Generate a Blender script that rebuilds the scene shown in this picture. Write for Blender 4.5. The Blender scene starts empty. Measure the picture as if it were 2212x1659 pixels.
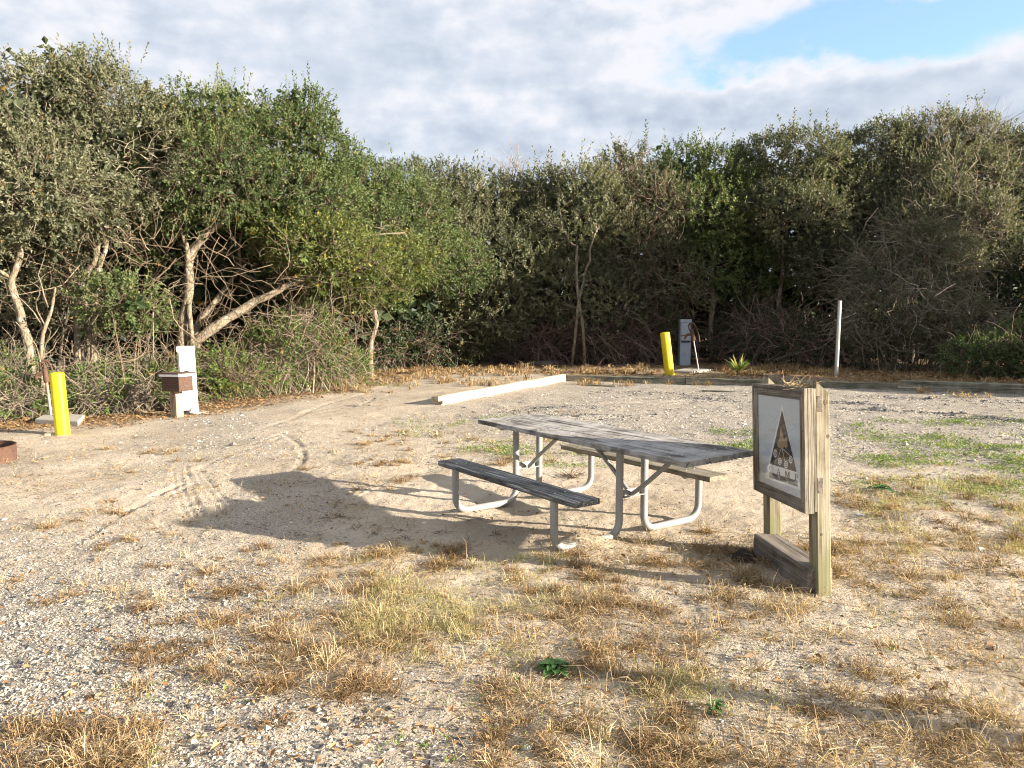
import bpy, math, random
import numpy as np
from mathutils import Matrix, Vector, Euler

# ------------------------------------------------------------------ camera, sky, sun, exposure
scn = bpy.context.scene
COL = scn.collection
CAM_H, FPX, HORIZON = 1.8, 1661.0, 673.8          # pixels of a 2212 x 1659 view of the photograph
PITCH = math.atan((829.5 - HORIZON) / FPX)
cam_data = bpy.data.cameras.new('camera')
cam_data.sensor_width = 36.0
cam_data.lens = 36.0 * FPX / 2212.0
cam_data.clip_start = 0.05
cam_data.clip_end = 3000
cam = bpy.data.objects.new('camera', cam_data)
cam.location = (0, 0, CAM_H)
cam.rotation_euler = (math.pi / 2 - PITCH, 0, 0)
COL.objects.link(cam)
scn.camera = cam

SUN_EL = math.radians(15.1)
SUN_H = Vector((0.945, -0.325)).normalized()       # horizontal direction towards the sun
world = bpy.data.worlds.new('World')
scn.world = world
world.use_nodes = True

sun_data = bpy.data.lights.new('sun', 'SUN')
sun_data.energy = 5.0
sun_data.angle = math.radians(0.55)
sun_data.color = (1.0, 0.875, 0.71)
sun = bpy.data.objects.new('sun', sun_data)
sun.rotation_euler = Vector((SUN_H.x * math.cos(SUN_EL), SUN_H.y * math.cos(SUN_EL), math.sin(SUN_EL))).to_track_quat('Z', 'Y').to_euler()
COL.objects.link(sun)

scn.view_settings.view_transform = 'Standard'
scn.view_settings.look = 'None'
scn.view_settings.gamma = 1
scn.view_settings.use_curve_mapping = False
scn.view_settings.exposure = 2.0
scn.render.engine = 'CYCLES'
scn.cycles.filter_width = 1.1
scn.cycles.max_bounces = 6
scn.cycles.diffuse_bounces = 3
scn.cycles.glossy_bounces = 2
scn.cycles.transmission_bounces = 3
scn.cycles.transparent_max_bounces = 6


class NT:
    """short node-tree writer"""
    def __init__(self, tree):
        self.t = tree
        self.n = tree.nodes
        self.n.clear()

    def add(self, kind, **kw):
        nd = self.n.new(kind)
        for k, v in kw.items():
            if k.startswith('i_'):
                continue
            setattr(nd, k, v)
        return nd

    def link(self, a, b):
        self.t.links.new(a, b)

    def val(self, sock, v):
        if isinstance(v, bpy.types.NodeSocket):
            self.link(v, sock)
        else:
            sock.default_value = v

    def math(self, op, a, b=0.0, c=0.0, clamp=False):
        nd = self.add('ShaderNodeMath', operation=op, use_clamp=clamp)
        for s, v in zip(nd.inputs, (a, b, c)):
            self.val(s, v)
        return nd.outputs[0]

    def mix(self, f, a, b, blend='MIX'):
        nd = self.add('ShaderNodeMix', data_type='RGBA', blend_type=blend)
        self.val(nd.inputs[0], f)
        for s, v in ((nd.inputs[6], a), (nd.inputs[7], b)):
            if isinstance(v, tuple) and len(v) == 3:
                v = v + (1.0,)
            self.val(s, v)
        return nd.outputs[2]

    def smooth(self, x, lo, hi):
        nd = self.add('ShaderNodeMapRange', interpolation_type='SMOOTHSTEP')
        self.val(nd.inputs[0], x)
        nd.inputs[1].default_value = lo
        nd.inputs[2].default_value = hi
        nd.inputs[3].default_value = 0
        nd.inputs[4].default_value = 1
        return nd.outputs[0]

    def noise(self, vec, scale, detail=4, rough=0.55, dist=0.0):
        nd = self.add('ShaderNodeTexNoise')
        if vec is not None:
            self.link(vec, nd.inputs['Vector'])
        nd.inputs['Scale'].default_value = scale
        nd.inputs['Detail'].default_value = detail
        nd.inputs['Roughness'].default_value = rough
        nd.inputs['Distortion'].default_value = dist
        return nd.outputs[0]

    def voronoi(self, vec, scale, feature='F1', out='Distance'):
        nd = self.add('ShaderNodeTexVoronoi', feature=feature)
        if vec is not None:
            self.link(vec, nd.inputs['Vector'])
        nd.inputs['Scale'].default_value = scale
        return nd.outputs[out]

    def mapping(self, vec, scale=(1, 1, 1), loc=(0, 0, 0), rot=(0, 0, 0)):
        nd = self.add('ShaderNodeMapping')
        self.link(vec, nd.inputs[0])
        nd.inputs['Location'].default_value = loc
        nd.inputs['Rotation'].default_value = rot
        nd.inputs['Scale'].default_value = scale
        return nd.outputs[0]

    def ramp(self, f, stops):
        nd = self.add('ShaderNodeValToRGB')
        self.val(nd.inputs[0], f)
        el = nd.color_ramp.elements
        while len(el) < len(stops):
            el.new(0.5)
        for e, (p, c) in zip(el, stops):
            e.position = p
            e.color = (c[0], c[1], c[2], 1.0)
        return nd.outputs[0]

    def attr(self, name):
        nd = self.add('ShaderNodeAttribute', attribute_name=name)
        return nd.outputs['Fac']

    def bump(self, height, strength, dist, normal=None):
        nd = self.add('ShaderNodeBump')
        self.val(nd.inputs['Height'], height)
        nd.inputs['Strength'].default_value = strength
        nd.inputs['Distance'].default_value = dist
        if normal is not None:
            self.link(normal, nd.inputs['Normal'])
        return nd.outputs[0]


def build_sky():
    k = NT(world.node_tree)
    sky = k.add('ShaderNodeTexSky', sky_type='NISHITA')
    sky.sun_disc = False
    sky.sun_elevation = SUN_EL
    sky.sun_rotation = math.atan2(SUN_H.x, SUN_H.y)
    sky.air_density = 1.0
    sky.dust_density = 0.6
    sky.ozone_density = 1.6
    tc = k.add('ShaderNodeTexCoord')
    sep = k.add('ShaderNodeSeparateXYZ')
    k.link(tc.outputs['Generated'], sep.inputs[0])
    x, y, z = sep.outputs
    az = k.math('ARCTAN2', x, y)
    el = k.math('ARCSINE', z)
    cmb = k.add('ShaderNodeCombineXYZ')
    k.link(k.math('MULTIPLY', az, 3.0), cmb.inputs[0])
    k.link(k.math('MULTIPLY', el, 5.2), cmb.inputs[1])
    v = cmb.outputs[0]
    warp = k.noise(v, 2.2, 5, 0.55)
    n1 = k.noise(v, 1.7, 9, 0.52, 0.25)
    n2 = k.noise(k.mapping(v, loc=(7.3, 2.1, 0)), 3.4, 6, 0.5, 0.2)
    n3 = k.noise(k.mapping(v, loc=(3.1, 9.7, 0)), 9.0, 5, 0.5, 0.1)

    def gauss(a0, e0, sa, se):
        wob = k.math('MULTIPLY', k.math('SUBTRACT', warp, 0.5), 0.22)
        da = k.math('DIVIDE', k.math('SUBTRACT', k.math('ADD', az, wob), a0), sa)
        de = k.math('DIVIDE', k.math('SUBTRACT', k.math('ADD', el, k.math('MULTIPLY', wob, 0.5)), e0), se)
        r2 = k.math('ADD', k.math('MULTIPLY', da, da), k.math('MULTIPLY', de, de))
        return k.math('POWER', 2.718, k.math('MULTIPLY', r2, -1.0))

    def add(*t):
        s = t[0]
        for u in t[1:]:
            s = k.math('ADD', s, u)
        return s

    def mul(a, b):
        return k.math('MULTIPLY', a, b)
    cov = add(n1, 0.16, mul(k.math('SUBTRACT', n3, 0.5), 0.42),
              mul(gauss(0.33, 0.304, 0.12, 0.040), -0.66),
              mul(gauss(0.45, 0.300, 0.12, 0.028), -0.46),
              mul(gauss(0.40, 0.388, 0.24, 0.026), -0.42),
              mul(gauss(0.58, 0.325, 0.09, 0.034), -0.40),
              mul(gauss(0.335, 0.362, 0.055, 0.014), 0.30),
              mul(gauss(0.47, 0.352, 0.09, 0.016), 0.34),
              mul(gauss(0.0, 0.30, 0.36, 0.12), 0.30),
              mul(gauss(0.50, 0.235, 0.25, 0.045), 0.42),
              mul(gauss(-0.45, 0.33, 0.25, 0.14), 0.22))
    mask = k.math('ADD', k.math('MULTIPLY', k.smooth(cov, 0.30, 0.72), 0.80), 0.20)
    core = k.smooth(cov, 0.55, 1.05)
    low = k.math('SUBTRACT', 1.0, k.smooth(el, 0.10, 0.30))        # cloud bases lie darker towards the skyline
    shade = add(mul(core, 0.30), mul(low, 0.42), mul(k.math('SUBTRACT', n2, 0.5), 0.95), mul(k.math('SUBTRACT', n3, 0.5), 0.40))
    cloud = k.ramp(shade, [(0.05, (0.95, 0.96, 1.02)), (0.32, (0.72, 0.79, 0.90)), (0.55, (0.57, 0.65, 0.78)), (0.95, (0.37, 0.46, 0.62))])
    bg_sky = k.add('ShaderNodeBackground')
    k.link(k.mix(1.0, sky.outputs[0], (0.80, 0.98, 1.12), 'MULTIPLY'), bg_sky.inputs[0])
    bg_sky.inputs[1].default_value = 0.085
    bg_cl = k.add('ShaderNodeBackground')
    k.link(cloud, bg_cl.inputs[0])
    bg_cl.inputs[1].default_value = 0.245
    mx = k.add('ShaderNodeMixShader')
    k.link(mask, mx.inputs[0])
    k.link(bg_sky.outputs[0], mx.inputs[1])
    k.link(bg_cl.outputs[0], mx.inputs[2])
    out = k.add('ShaderNodeOutputWorld')
    k.link(mx.outputs[0], out.inputs[0])


build_sky()

# ------------------------------------------------------------------ helpers
rng = np.random.default_rng(11)
CT, ST = math.cos(PITCH), math.sin(PITCH)


def ray(u, v):
    x, b = (u - 1106) / FPX, -(v - 829.5) / FPX
    return np.array([x, CT + b * ST, -ST + b * CT])


def G(u, v, z=0.0):
    """where a pixel of the photograph meets the level z"""
    d = ray(u, v)
    return np.array([0, 0, CAM_H]) + d * ((z - CAM_H) / d[2])


def PD(u, v, Y):
    d = ray(u, v)
    return np.array([0, 0, CAM_H]) + d * (Y / d[1])


def vnoise(p, seed=0):
    """value noise, p (N,3) -> 0..1"""
    p = np.asarray(p, float)
    i = np.floor(p).astype(np.int64)
    f = p - i
    f = f * f * (3 - 2 * f)

    def hsh(a, b, c):
        h = (a * 374761393 + b * 668265263 + c * 2147483647 + seed * 1274126177) & 0xFFFFFFFF
        h = ((h ^ (h >> 13)) * 1274126177) & 0xFFFFFFFF
        h = ((h ^ (h >> 16)) * 2246822519) & 0xFFFFFFFF
        return ((h ^ (h >> 15)) & 0xFFFFFF) / float(0xFFFFFF)
    r = 0
    for dx in (0, 1):
        for dy in (0, 1):
            for dz in (0, 1):
                w = (f[:, 0] if dx else 1 - f[:, 0]) * (f[:, 1] if dy else 1 - f[:, 1]) * (f[:, 2] if dz else 1 - f[:, 2])
                r = r + w * hsh(i[:, 0] + dx, i[:, 1] + dy, i[:, 2] + dz)
    return r


def fbm(p, seed=0, octv=3):
    r, a, t = 0, 1.0, 0
    p = np.asarray(p, float)
    for o in range(octv):
        r = r + a * vnoise(p * (2 ** o), seed + o * 17)
        t += a
        a *= 0.5
    return r / t


def v2(x, y, s, seed=0, octv=3):
    q = np.stack([np.asarray(x, float) * s, np.asarray(y, float) * s, np.zeros_like(np.asarray(x, float)) + 0.37], -1)
    return fbm(q.reshape(-1, 3), seed, octv).reshape(np.shape(x))


def link(o, parent=None):
    COL.objects.link(o)
    if parent is not None:
        o.parent = parent
    return o


def mesh_np(name, verts, faces, mat, parent=None, smooth=False, attrs=None, kind=None):
    """faces: (F,k) array or list of such arrays"""
    verts = np.ascontiguousarray(verts, dtype=np.float32).reshape(-1, 3)
    if not isinstance(faces, list):
        faces = [faces]
    faces = [np.ascontiguousarray(f, dtype=np.int32) for f in faces if len(f)]
    me = bpy.data.meshes.new(name)
    me.vertices.add(len(verts))
    me.vertices.foreach_set('co', verts.ravel())
    tot = np.concatenate([np.full(len(f), f.shape[1], np.int32) for f in faces])
    idx = np.concatenate([f.ravel() for f in faces])
    me.loops.add(len(idx))
    me.loops.foreach_set('vertex_index', idx)
    me.polygons.add(len(tot))
    st = np.zeros(len(tot), np.int32)
    st[1:] = np.cumsum(tot)[:-1]
    me.polygons.foreach_set('loop_start', st)
    me.polygons.foreach_set('loop_total', tot)
    me.polygons.foreach_set('use_smooth', np.full(len(tot), smooth, bool))
    if attrs:
        for k_, a in attrs.items():
            at = me.attributes.new(k_, 'FLOAT', 'POINT')
            at.data.foreach_set('value', np.ascontiguousarray(a, dtype=np.float32))
    me.update(calc_edges=True)
    me.materials.append(mat)
    o = bpy.data.objects.new(name, me)
    if kind:
        o['kind'] = kind
    return link(o, parent)


def tag(o, label=None, cat=None, group=None, kind=None):
    if label:
        o['label'] = label
    if cat:
        o['category'] = cat
    if group:
        o['group'] = group
    if kind or cat:
        o['kind'] = kind or 'thing'
    return o


def thing(name, label, cat, loc=(0, 0, 0), rot=(0, 0, 0), group=None):
    o = bpy.data.objects.new(name, None)
    o.empty_display_size = 0.1
    o.location = loc
    o.rotation_euler = rot
    link(o)
    return tag(o, label, cat, group)


def norm(a):
    return a / np.maximum(np.linalg.norm(a, axis=-1, keepdims=True), 1e-9)


def tubes(P, Rr, sides=3, cap=False):
    """P (N,S,3) polylines, Rr (N,S) radii -> verts, faces"""
    P = np.asarray(P, float)
    N, S, _ = P.shape
    Rr = np.broadcast_to(np.asarray(Rr, float), (N, S))
    T = np.gradient(P, axis=1)
    T = norm(T)
    A = np.zeros_like(T)
    ref = np.where(np.abs(T[:, 0, 2:3]) > 0.8, np.array([[1.0, 0, 0]]), np.array([[0, 0, 1.0]]))
    A[:, 0] = norm(np.cross(T[:, 0], ref))
    for i in range(1, S):                          # carry the frame along the path
        a_ = A[:, i - 1] - T[:, i] * (A[:, i - 1] * T[:, i]).sum(-1, keepdims=True)
        A[:, i] = norm(a_)
    B = np.cross(T, A)
    an = np.arange(sides) / sides * 2 * np.pi
    V = P[:, :, None, :] + Rr[:, :, None, None] * (np.cos(an)[None, None, :, None] * A[:, :, None, :] + np.sin(an)[None, None, :, None] * B[:, :, None, :])
    base = (np.arange(N)[:, None, None] * S + np.arange(S - 1)[None, :, None]) * sides
    j = np.arange(sides)[None, None, :]
    j2 = (j + 1) % sides
    F = np.stack([base + j, base + j2, base + sides + j2, base + sides + j], -1).reshape(-1, 4)
    faces = [F]
    if cap:
        e0 = np.arange(N)[:, None] * S * sides + np.arange(sides)[None, ::-1]
        e1 = np.arange(N)[:, None] * S * sides + (S - 1) * sides + np.arange(sides)[None, :]
        faces += [e0, e1]
    return V.reshape(-1, 3), faces


def spline(pts, n):
    """Catmull-Rom through pts, n samples"""
    p = np.asarray(pts, float)
    p = np.vstack([2 * p[0] - p[1], p, 2 * p[-1] - p[-2]])
    t = np.linspace(0, len(pts) - 1 - 1e-6, n)
    i = t.astype(int)
    f = (t - i)[:, None]
    a, b, c, d = p[i], p[i + 1], p[i + 2], p[i + 3]
    return 0.5 * ((2 * b) + (-a + c) * f + (2 * a - 5 * b + 4 * c - d) * f ** 2 + (-a + 3 * b - 3 * c + d) * f ** 3)


class MB:
    """collects simple solids for one mesh"""
    def __init__(self):
        self.v, self.f, self.n = [], {}, 0

    def raw(self, v, faces):
        v = np.asarray(v, float).reshape(-1, 3)
        for f in faces:
            f = np.asarray(f)
            if f.ndim == 1:
                f = f[None]
            self.f.setdefault(f.shape[1], []).append(f + self.n)
        self.v.append(v)
        self.n += len(v)
        return self

    def box(self, lo, hi, ch=0.0, M=None, jit=0.0):
        """box with chamfered edges along every side (24 verts)"""
        lo, hi = np.asarray(lo, float), np.asarray(hi, float)
        c, h = (lo + hi) / 2, (hi - lo) / 2
        ch = min(ch, h.min() * 0.49)
        if ch <= 0:
            v = np.array([[sx, sy, sz] for sx in (-1, 1) for sy in (-1, 1) for sz in (-1, 1)]) * h + c
            f = np.array([[0, 1, 3, 2], [4, 6, 7, 5], [0, 4, 5, 1], [2, 3, 7, 6], [0, 2, 6, 4], [1, 5, 7, 3]])
            if M is not None:
                v = v @ np.array(M)[:3, :3].T + np.array(M)[:3, 3]
            return self.raw(v, [f])
        bm_v, idx = [], {}
        for sx in (-1, 1):
            for sy in (-1, 1):
                for sz in (-1, 1):
                    s = np.array([sx, sy, sz])
                    for ax in range(3):
                        q = h - ch
                        q = q.copy()
                        q[ax] = h[ax]
                        idx[(sx, sy, sz, ax)] = len(bm_v)
                        bm_v.append(s * q + c)
        F4, F3 = [], []
        for ax in range(3):
            a, b = [(1, 2), (2, 0), (0, 1)][ax]
            for s in (-1, 1):
                quad = []
                for (p, q) in ((-1, -1), (1, -1), (1, 1), (-1, 1)):
                    k_ = [0, 0, 0]
                    k_[ax], k_[a], k_[b] = s, p, q
                    quad.append(idx[(*k_, ax)])
                F4.append(quad if s > 0 else quad[::-1])
        for ax in range(3):
            a, b = [(1, 2), (2, 0), (0, 1)][ax]
            for p in (-1, 1):
                for q in (-1, 1):
                    def g(s, w):
                        k_ = [0, 0, 0]
                        k_[ax], k_[a], k_[b] = s, p, q
                        return idx[(*k_, w)]
                    quad = [g(-1, a), g(1, a), g(1, b), g(-1, b)]
                    F4.append(quad if p * q > 0 else quad[::-1])
        for sx in (-1, 1):
            for sy in (-1, 1):
                for sz in (-1, 1):
                    t = [idx[(sx, sy, sz, k_)] for k_ in range(3)]
                    F3.append(t if sx * sy * sz > 0 else t[::-1])
        v = np.array(bm_v)
        if jit:
            v = v + rng.normal(0, jit, v.shape)
        if M is not None:
            v = v @ np.array(M)[:3, :3].T + np.array(M)[:3, 3]
        return self.raw(v, [np.array(F4), np.array(F3)])

    def tube(self, pts, r, sides=10, n=None, cap=True):
        P = spline(pts, n) if n else np.asarray(pts, float)
        rr = np.full(len(P), r) if np.isscalar(r) else np.interp(np.linspace(0, 1, len(P)), np.linspace(0, 1, len(r)), r)
        v, f = tubes(P[None], rr[None], sides, cap)
        return self.raw(v, f)

    def lathe(self, prof, sides=24, o=(0, 0, 0), closed=True):
        """prof list of (r,z) from bottom to top"""
        an = np.arange(sides) / sides * 2 * np.pi
        v = np.array([[r * np.cos(a) + o[0], r * np.sin(a) + o[1], z + o[2]] for r, z in prof for a in an])
        f = [[i * sides + j, i * sides + (j + 1) % sides, (i + 1) * sides + (j + 1) % sides, (i + 1) * sides + j] for i in range(len(prof) - 1) for j in range(sides)]
        fs = [np.array(f)]
        if closed:
            fs += [np.arange(sides)[::-1][None], ((len(prof) - 1) * sides + np.arange(sides))[None]]
        return self.raw(v, fs)

    def prism(self, poly, axis, a, b):
        """extrude a polygon (list of 2-d points) along an axis from a to b"""
        n = len(poly)
        o = [i for i in range(3) if i != axis]
        v = np.zeros((2 * n, 3))
        for k_, w in enumerate((a, b)):
            v[k_ * n:(k_ + 1) * n, o[0]] = [p[0] for p in poly]
            v[k_ * n:(k_ + 1) * n, o[1]] = [p[1] for p in poly]
            v[k_ * n:(k_ + 1) * n, axis] = w
        f = [[i, (i + 1) % n, n + (i + 1) % n, n + i] for i in range(n)]
        return self.raw(v, [np.array(f), np.arange(n)[::-1][None], (n + np.arange(n))[None]])

    def build(self, name, mat, parent=None, smooth=False, kind=None, fix=True):
        o = mesh_np(name, np.vstack(self.v), [np.vstack(f) for f in self.f.values()], mat, parent, smooth, kind=kind)
        if fix:
            import bmesh
            bm = bmesh.new()
            bm.from_mesh(o.data)
            bmesh.ops.recalc_face_normals(bm, faces=bm.faces)
            bm.to_mesh(o.data)
            bm.free()
        if smooth:
            try:
                o.data.set_sharp_from_angle(angle=math.radians(38))
            except Exception:
                pass
        return o


# ------------------------------------------------------------------ materials
def new_mat(name):
    m = bpy.data.materials.new(name)
    m.use_nodes = True
    return m, NT(m.node_tree)


def finish(k, color, rough=0.6, metal=0.0, normal=None, spec=0.4):
    b = k.add('ShaderNodeBsdfPrincipled')
    k.val(b.inputs['Base Color'], color if not (isinstance(color, tuple) and len(color) == 3) else color + (1,))
    k.val(b.inputs['Roughness'], rough)
    b.inputs['Metallic'].default_value = metal
    b.inputs['Specular IOR Level'].default_value = spec
    if normal is not None:
        k.link(normal, b.inputs['Normal'])
    o = k.add('ShaderNodeOutputMaterial')
    k.link(b.outputs[0], o.inputs[0])
    return b


def wood(name, dark, mid, light, axis=0, grain=1.0, blotch=0.5, speck=None, bump=0.6, moss=None):
    """weathered timber, grain along an object axis"""
    m, k = new_mat(name)
    tc = k.add('ShaderNodeTexCoord')
    sc = [38.0 * grain] * 3
    sc[axis] = 1.6 * grain
    v = k.mapping(tc.outputs['Object'], scale=tuple(sc))
    g1 = k.noise(v, 1.0, 5, 0.62, 0.5)
    sc2 = [150.0 * grain] * 3
    sc2[axis] = 5.0 * grain
    g2 = k.noise(k.mapping(tc.outputs['Object'], scale=tuple(sc2)), 1.0, 3, 0.6, 0.2)
    bl = k.noise(tc.outputs['Object'], 4.5, 4, 0.6)
    f = k.math('ADD', k.math('MULTIPLY', g1, 0.65), k.math('MULTIPLY', g2, 0.35))
    f = k.math('ADD', f, k.math('MULTIPLY', k.math('SUBTRACT', bl, 0.5), blotch))
    col = k.ramp(f, [(0.37, dark), (0.50, mid), (0.63, light)])
    if speck:
        sp = k.noise(k.mapping(tc.outputs['Object'], scale=tuple(np.array(sc2) * 0.35)), 1.3, 3, 0.65)
        col = k.mix(k.smooth(sp, speck[1], speck[1] + 0.06), col, speck[0])
    if moss:
        sz = k.add('ShaderNodeSeparateXYZ')
        k.link(tc.outputs['Object'], sz.inputs[0])
        mz = k.math('SUBTRACT', k.math('ADD', bl, k.math('MULTIPLY', g1, 0.35)), k.math('MULTIPLY', sz.outputs[2], 0.62))
        col = k.mix(k.math('MULTIPLY', k.smooth(mz, 0.30, 0.62), 0.75), col, moss)
    nrm = k.bump(f, bump, 0.006)
    finish(k, col, 0.82, 0, nrm, 0.25)
    return m


def plain(name, col, rough=0.5, metal=0.0, var=0.12, scale=9.0, bump=0.0, spec=0.4, stain=None, stain_lo=0.58):
    m, k = new_mat(name)
    tc = k.add('ShaderNodeTexCoord')
    n = k.noise(tc.outputs['Object'], scale, 5, 0.6)
    c = k.mix(k.math('MULTIPLY', n, var * 2), col, tuple(x * 0.55 for x in col))
    if stain:
        n2 = k.noise(tc.outputs['Object'], scale * 0.6, 6, 0.65)
        c = k.mix(k.smooth(n2, stain_lo, stain_lo + 0.12), c, stain)
    nrm = k.bump(k.noise(tc.outputs['Object'], scale * 8, 4, 0.6), bump, 0.004) if bump else None
    finish(k, c, rough, metal, nrm, spec)
    return m


def leaf_mat(name, stops, trans=0.25, rough=0.5, odd=None, odd_amt=0.02, spec=0.3):
    m, k = new_mat(name)
    geo = k.add('ShaderNodeNewGeometry')
    r = geo.outputs['Random Per Island']
    f = k.math('ADD', k.math('MULTIPLY', k.attr('tone'), 0.72), k.math('MULTIPLY', r, 0.34))
    c = k.ramp(f, stops)
    if odd:
        r2 = k.math('FRACT', k.math('MULTIPLY', r, 37.71))
        c = k.mix(k.math('LESS_THAN', r2, odd_amt), c, odd)
    b = k.add('ShaderNodeBsdfPrincipled')
    k.link(c, b.inputs['Base Color'])
    b.inputs['Roughness'].default_value = rough
    b.inputs['Specular IOR Level'].default_value = spec
    t = k.add('ShaderNodeBsdfTranslucent')
    k.link(k.mix(1.0, c, (1.5, 1.6, 0.8), 'MULTIPLY'), t.inputs[0])
    mx = k.add('ShaderNodeMixShader')
    mx.inputs[0].default_value = trans
    k.link(b.outputs[0], mx.inputs[1])
    k.link(t.outputs[0], mx.inputs[2])
    o = k.add('ShaderNodeOutputMaterial')
    k.link(mx.outputs[0], o.inputs[0])
    return m


def bark_mat(name, a, b_, lichen=(0.36, 0.35, 0.30)):
    m, k = new_mat(name)
    tc = k.add('ShaderNodeTexCoord')
    n = k.noise(k.mapping(tc.outputs['Object'], scale=(30, 30, 9)), 1.0, 5, 0.65)
    n2 = k.noise(tc.outputs['Object'], 7.0, 4, 0.6)
    c = k.ramp(n, [(0.35, a), (0.62, b_)])
    c = k.mix(k.smooth(n2, 0.55, 0.7), c, lichen)
    finish(k, c, 0.9, 0, k.bump(n, 0.9, 0.02), 0.2)
    return m


LEAF_OAK = leaf_mat('oak_leaves', [(0.0, (0.024, 0.043, 0.019)), (0.35, (0.054, 0.084, 0.030)), (0.65, (0.105, 0.135, 0.046)), (1.0, (0.203, 0.216, 0.078))], odd=(0.26, 0.16, 0.06), odd_amt=0.006)
LEAF_GREY = leaf_mat('greyish_leaves', [(0.0, (0.034, 0.044, 0.027)), (0.4, (0.078, 0.090, 0.050)), (0.7, (0.145, 0.150, 0.088)), (1.0, (0.235, 0.228, 0.145))], odd=(0.28, 0.17, 0.06), odd_amt=0.008)
LEAF_LIME = leaf_mat('yellow_green_leaves', [(0.0, (0.036, 0.058, 0.016)), (0.5, (0.090, 0.118, 0.030)), (1.0, (0.200, 0.205, 0.050))], odd=(0.36, 0.27, 0.05), odd_amt=0.03)
LEAF_DARK = leaf_mat('dark_leaves', [(0.0, (0.014, 0.026, 0.014)), (0.5, (0.036, 0.055, 0.026)), (1.0, (0.084, 0.102, 0.043))], odd=(0.22, 0.13, 0.04), odd_amt=0.02)
LEAF_VINE = leaf_mat('vine_leaves', [(0.0, (0.037, 0.065, 0.018)), (0.5, (0.088, 0.138, 0.033)), (1.0, (0.175, 0.225, 0.056))], odd=(0.30, 0.17, 0.06), odd_amt=0.03)
LEAF_WEED = leaf_mat('weed_leaves', [(0.0, (0.075, 0.120, 0.022)), (0.5, (0.150, 0.215, 0.042)), (1.0, (0.24, 0.29, 0.08))], rough=0.55)
LEAF_ROSETTE = leaf_mat('rosette_leaves', [(0.0, (0.030, 0.075, 0.018)), (0.5, (0.050, 0.120, 0.028)), (1.0, (0.095, 0.180, 0.05))], trans=0.15, rough=0.5)
GRASS_DRY = leaf_mat('dry_grass_blades', [(0.0, (0.13, 0.080, 0.042)), (0.35, (0.26, 0.175, 0.095)), (0.7, (0.42, 0.315, 0.185)), (1.0, (0.56, 0.475, 0.32))], trans=0.2, rough=0.7, spec=0.15)
GRASS_MIX = leaf_mat('half_green_grass_blades', [(0.0, (0.24, 0.18, 0.085)), (0.35, (0.38, 0.31, 0.16)), (0.7, (0.42, 0.39, 0.20)), (1.0, (0.25, 0.30, 0.09))], trans=0.25, rough=0.65, spec=0.2)
LITTER = leaf_mat('fallen_leaves', [(0.0, (0.10, 0.055, 0.025)), (0.5, (0.22, 0.13, 0.06)), (1.0, (0.36, 0.25, 0.13))], trans=0.1, rough=0.7, spec=0.2)
BARK = bark_mat('oak_bark', (0.10, 0.080, 0.055), (0.27, 0.225, 0.165))
BARK_DARK = bark_mat('dark_bark', (0.05, 0.042, 0.032), (0.13, 0.11, 0.085), (0.2, 0.19, 0.17))
BARK_PALE = bark_mat('pale_bark', (0.18, 0.16, 0.13), (0.36, 0.33, 0.28))
TWIG = leaf_mat('bare_twigs', [(0.0, (0.07, 0.052, 0.036)), (0.5, (0.16, 0.122, 0.085)), (1.0, (0.28, 0.225, 0.16))], trans=0.0, rough=0.85, spec=0.15)
TWIG_RED = leaf_mat('reddish_canes', [(0.0, (0.09, 0.060, 0.048)), (0.5, (0.185, 0.130, 0.105)), (1.0, (0.30, 0.225, 0.185))], trans=0.0, rough=0.8, spec=0.2)
TWIG_PALE = leaf_mat('pale_twigs', [(0.0, (0.14, 0.12, 0.09)), (0.5, (0.26, 0.22, 0.165)), (1.0, (0.38, 0.33, 0.26))], trans=0.0, rough=0.85, spec=0.15)

TABLE_WOOD = wood('table_wood', (0.070, 0.062, 0.055), (0.235, 0.222, 0.205), (0.37, 0.357, 0.335), 0, 0.8, 0.75)
BENCH_WOOD = wood('bench_wood', (0.045, 0.045, 0.042), (0.115, 0.113, 0.106), (0.20, 0.198, 0.188), 0, 0.8, 0.4, speck=((0.40, 0.40, 0.39), 0.56))
BENCH_WOOD_B = wood('back_bench_wood', (0.07, 0.06, 0.042), (0.17, 0.15, 0.11), (0.27, 0.245, 0.19), 0, 0.8, 0.5, speck=((0.24, 0.23, 0.10), 0.64))
SIGN_WOOD = wood('sign_frame_wood', (0.045, 0.039, 0.032), (0.125, 0.112, 0.092), (0.22, 0.20, 0.17), 1, 0.9, 0.25, bump=1.0)
SIGN_WOOD_Z = wood('sign_stile_wood', (0.055, 0.045, 0.034), (0.20, 0.175, 0.135), (0.38, 0.345, 0.27), 2, 0.9, 0.25, bump=1.0)
POST_WOOD = wood('sign_post_wood', (0.10, 0.082, 0.052), (0.26, 0.228, 0.16), (0.40, 0.37, 0.295), 2, 0.7, 0.3, moss=(0.165, 0.165, 0.075))
BLOCK_WOOD = wood('block_wood', (0.055, 0.045, 0.036), (0.15, 0.128, 0.105), (0.25, 0.22, 0.19), 1, 0.7, 0.4)
KERB_WOOD = wood('kerb_wood', (0.060, 0.062, 0.045), (0.135, 0.130, 0.095), (0.24, 0.225, 0.175), 0, 0.4, 0.4)
KERB_PALE = wood('pale_kerb_wood', (0.22, 0.17, 0.11), (0.40, 0.33, 0.23), (0.50, 0.43, 0.32), 0, 0.4, 0.3)
BOX_POST_WOOD = wood('box_post_wood', (0.20, 0.13, 0.09), (0.36, 0.25, 0.18), (0.46, 0.35, 0.26), 2, 0.8, 0.3)
BOX_BROWN = wood('brown_painted_wood', (0.050, 0.030, 0.022), (0.082, 0.048, 0.036), (0.105, 0.066, 0.050), 0, 0.6, 0.2, bump=0.25)
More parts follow.
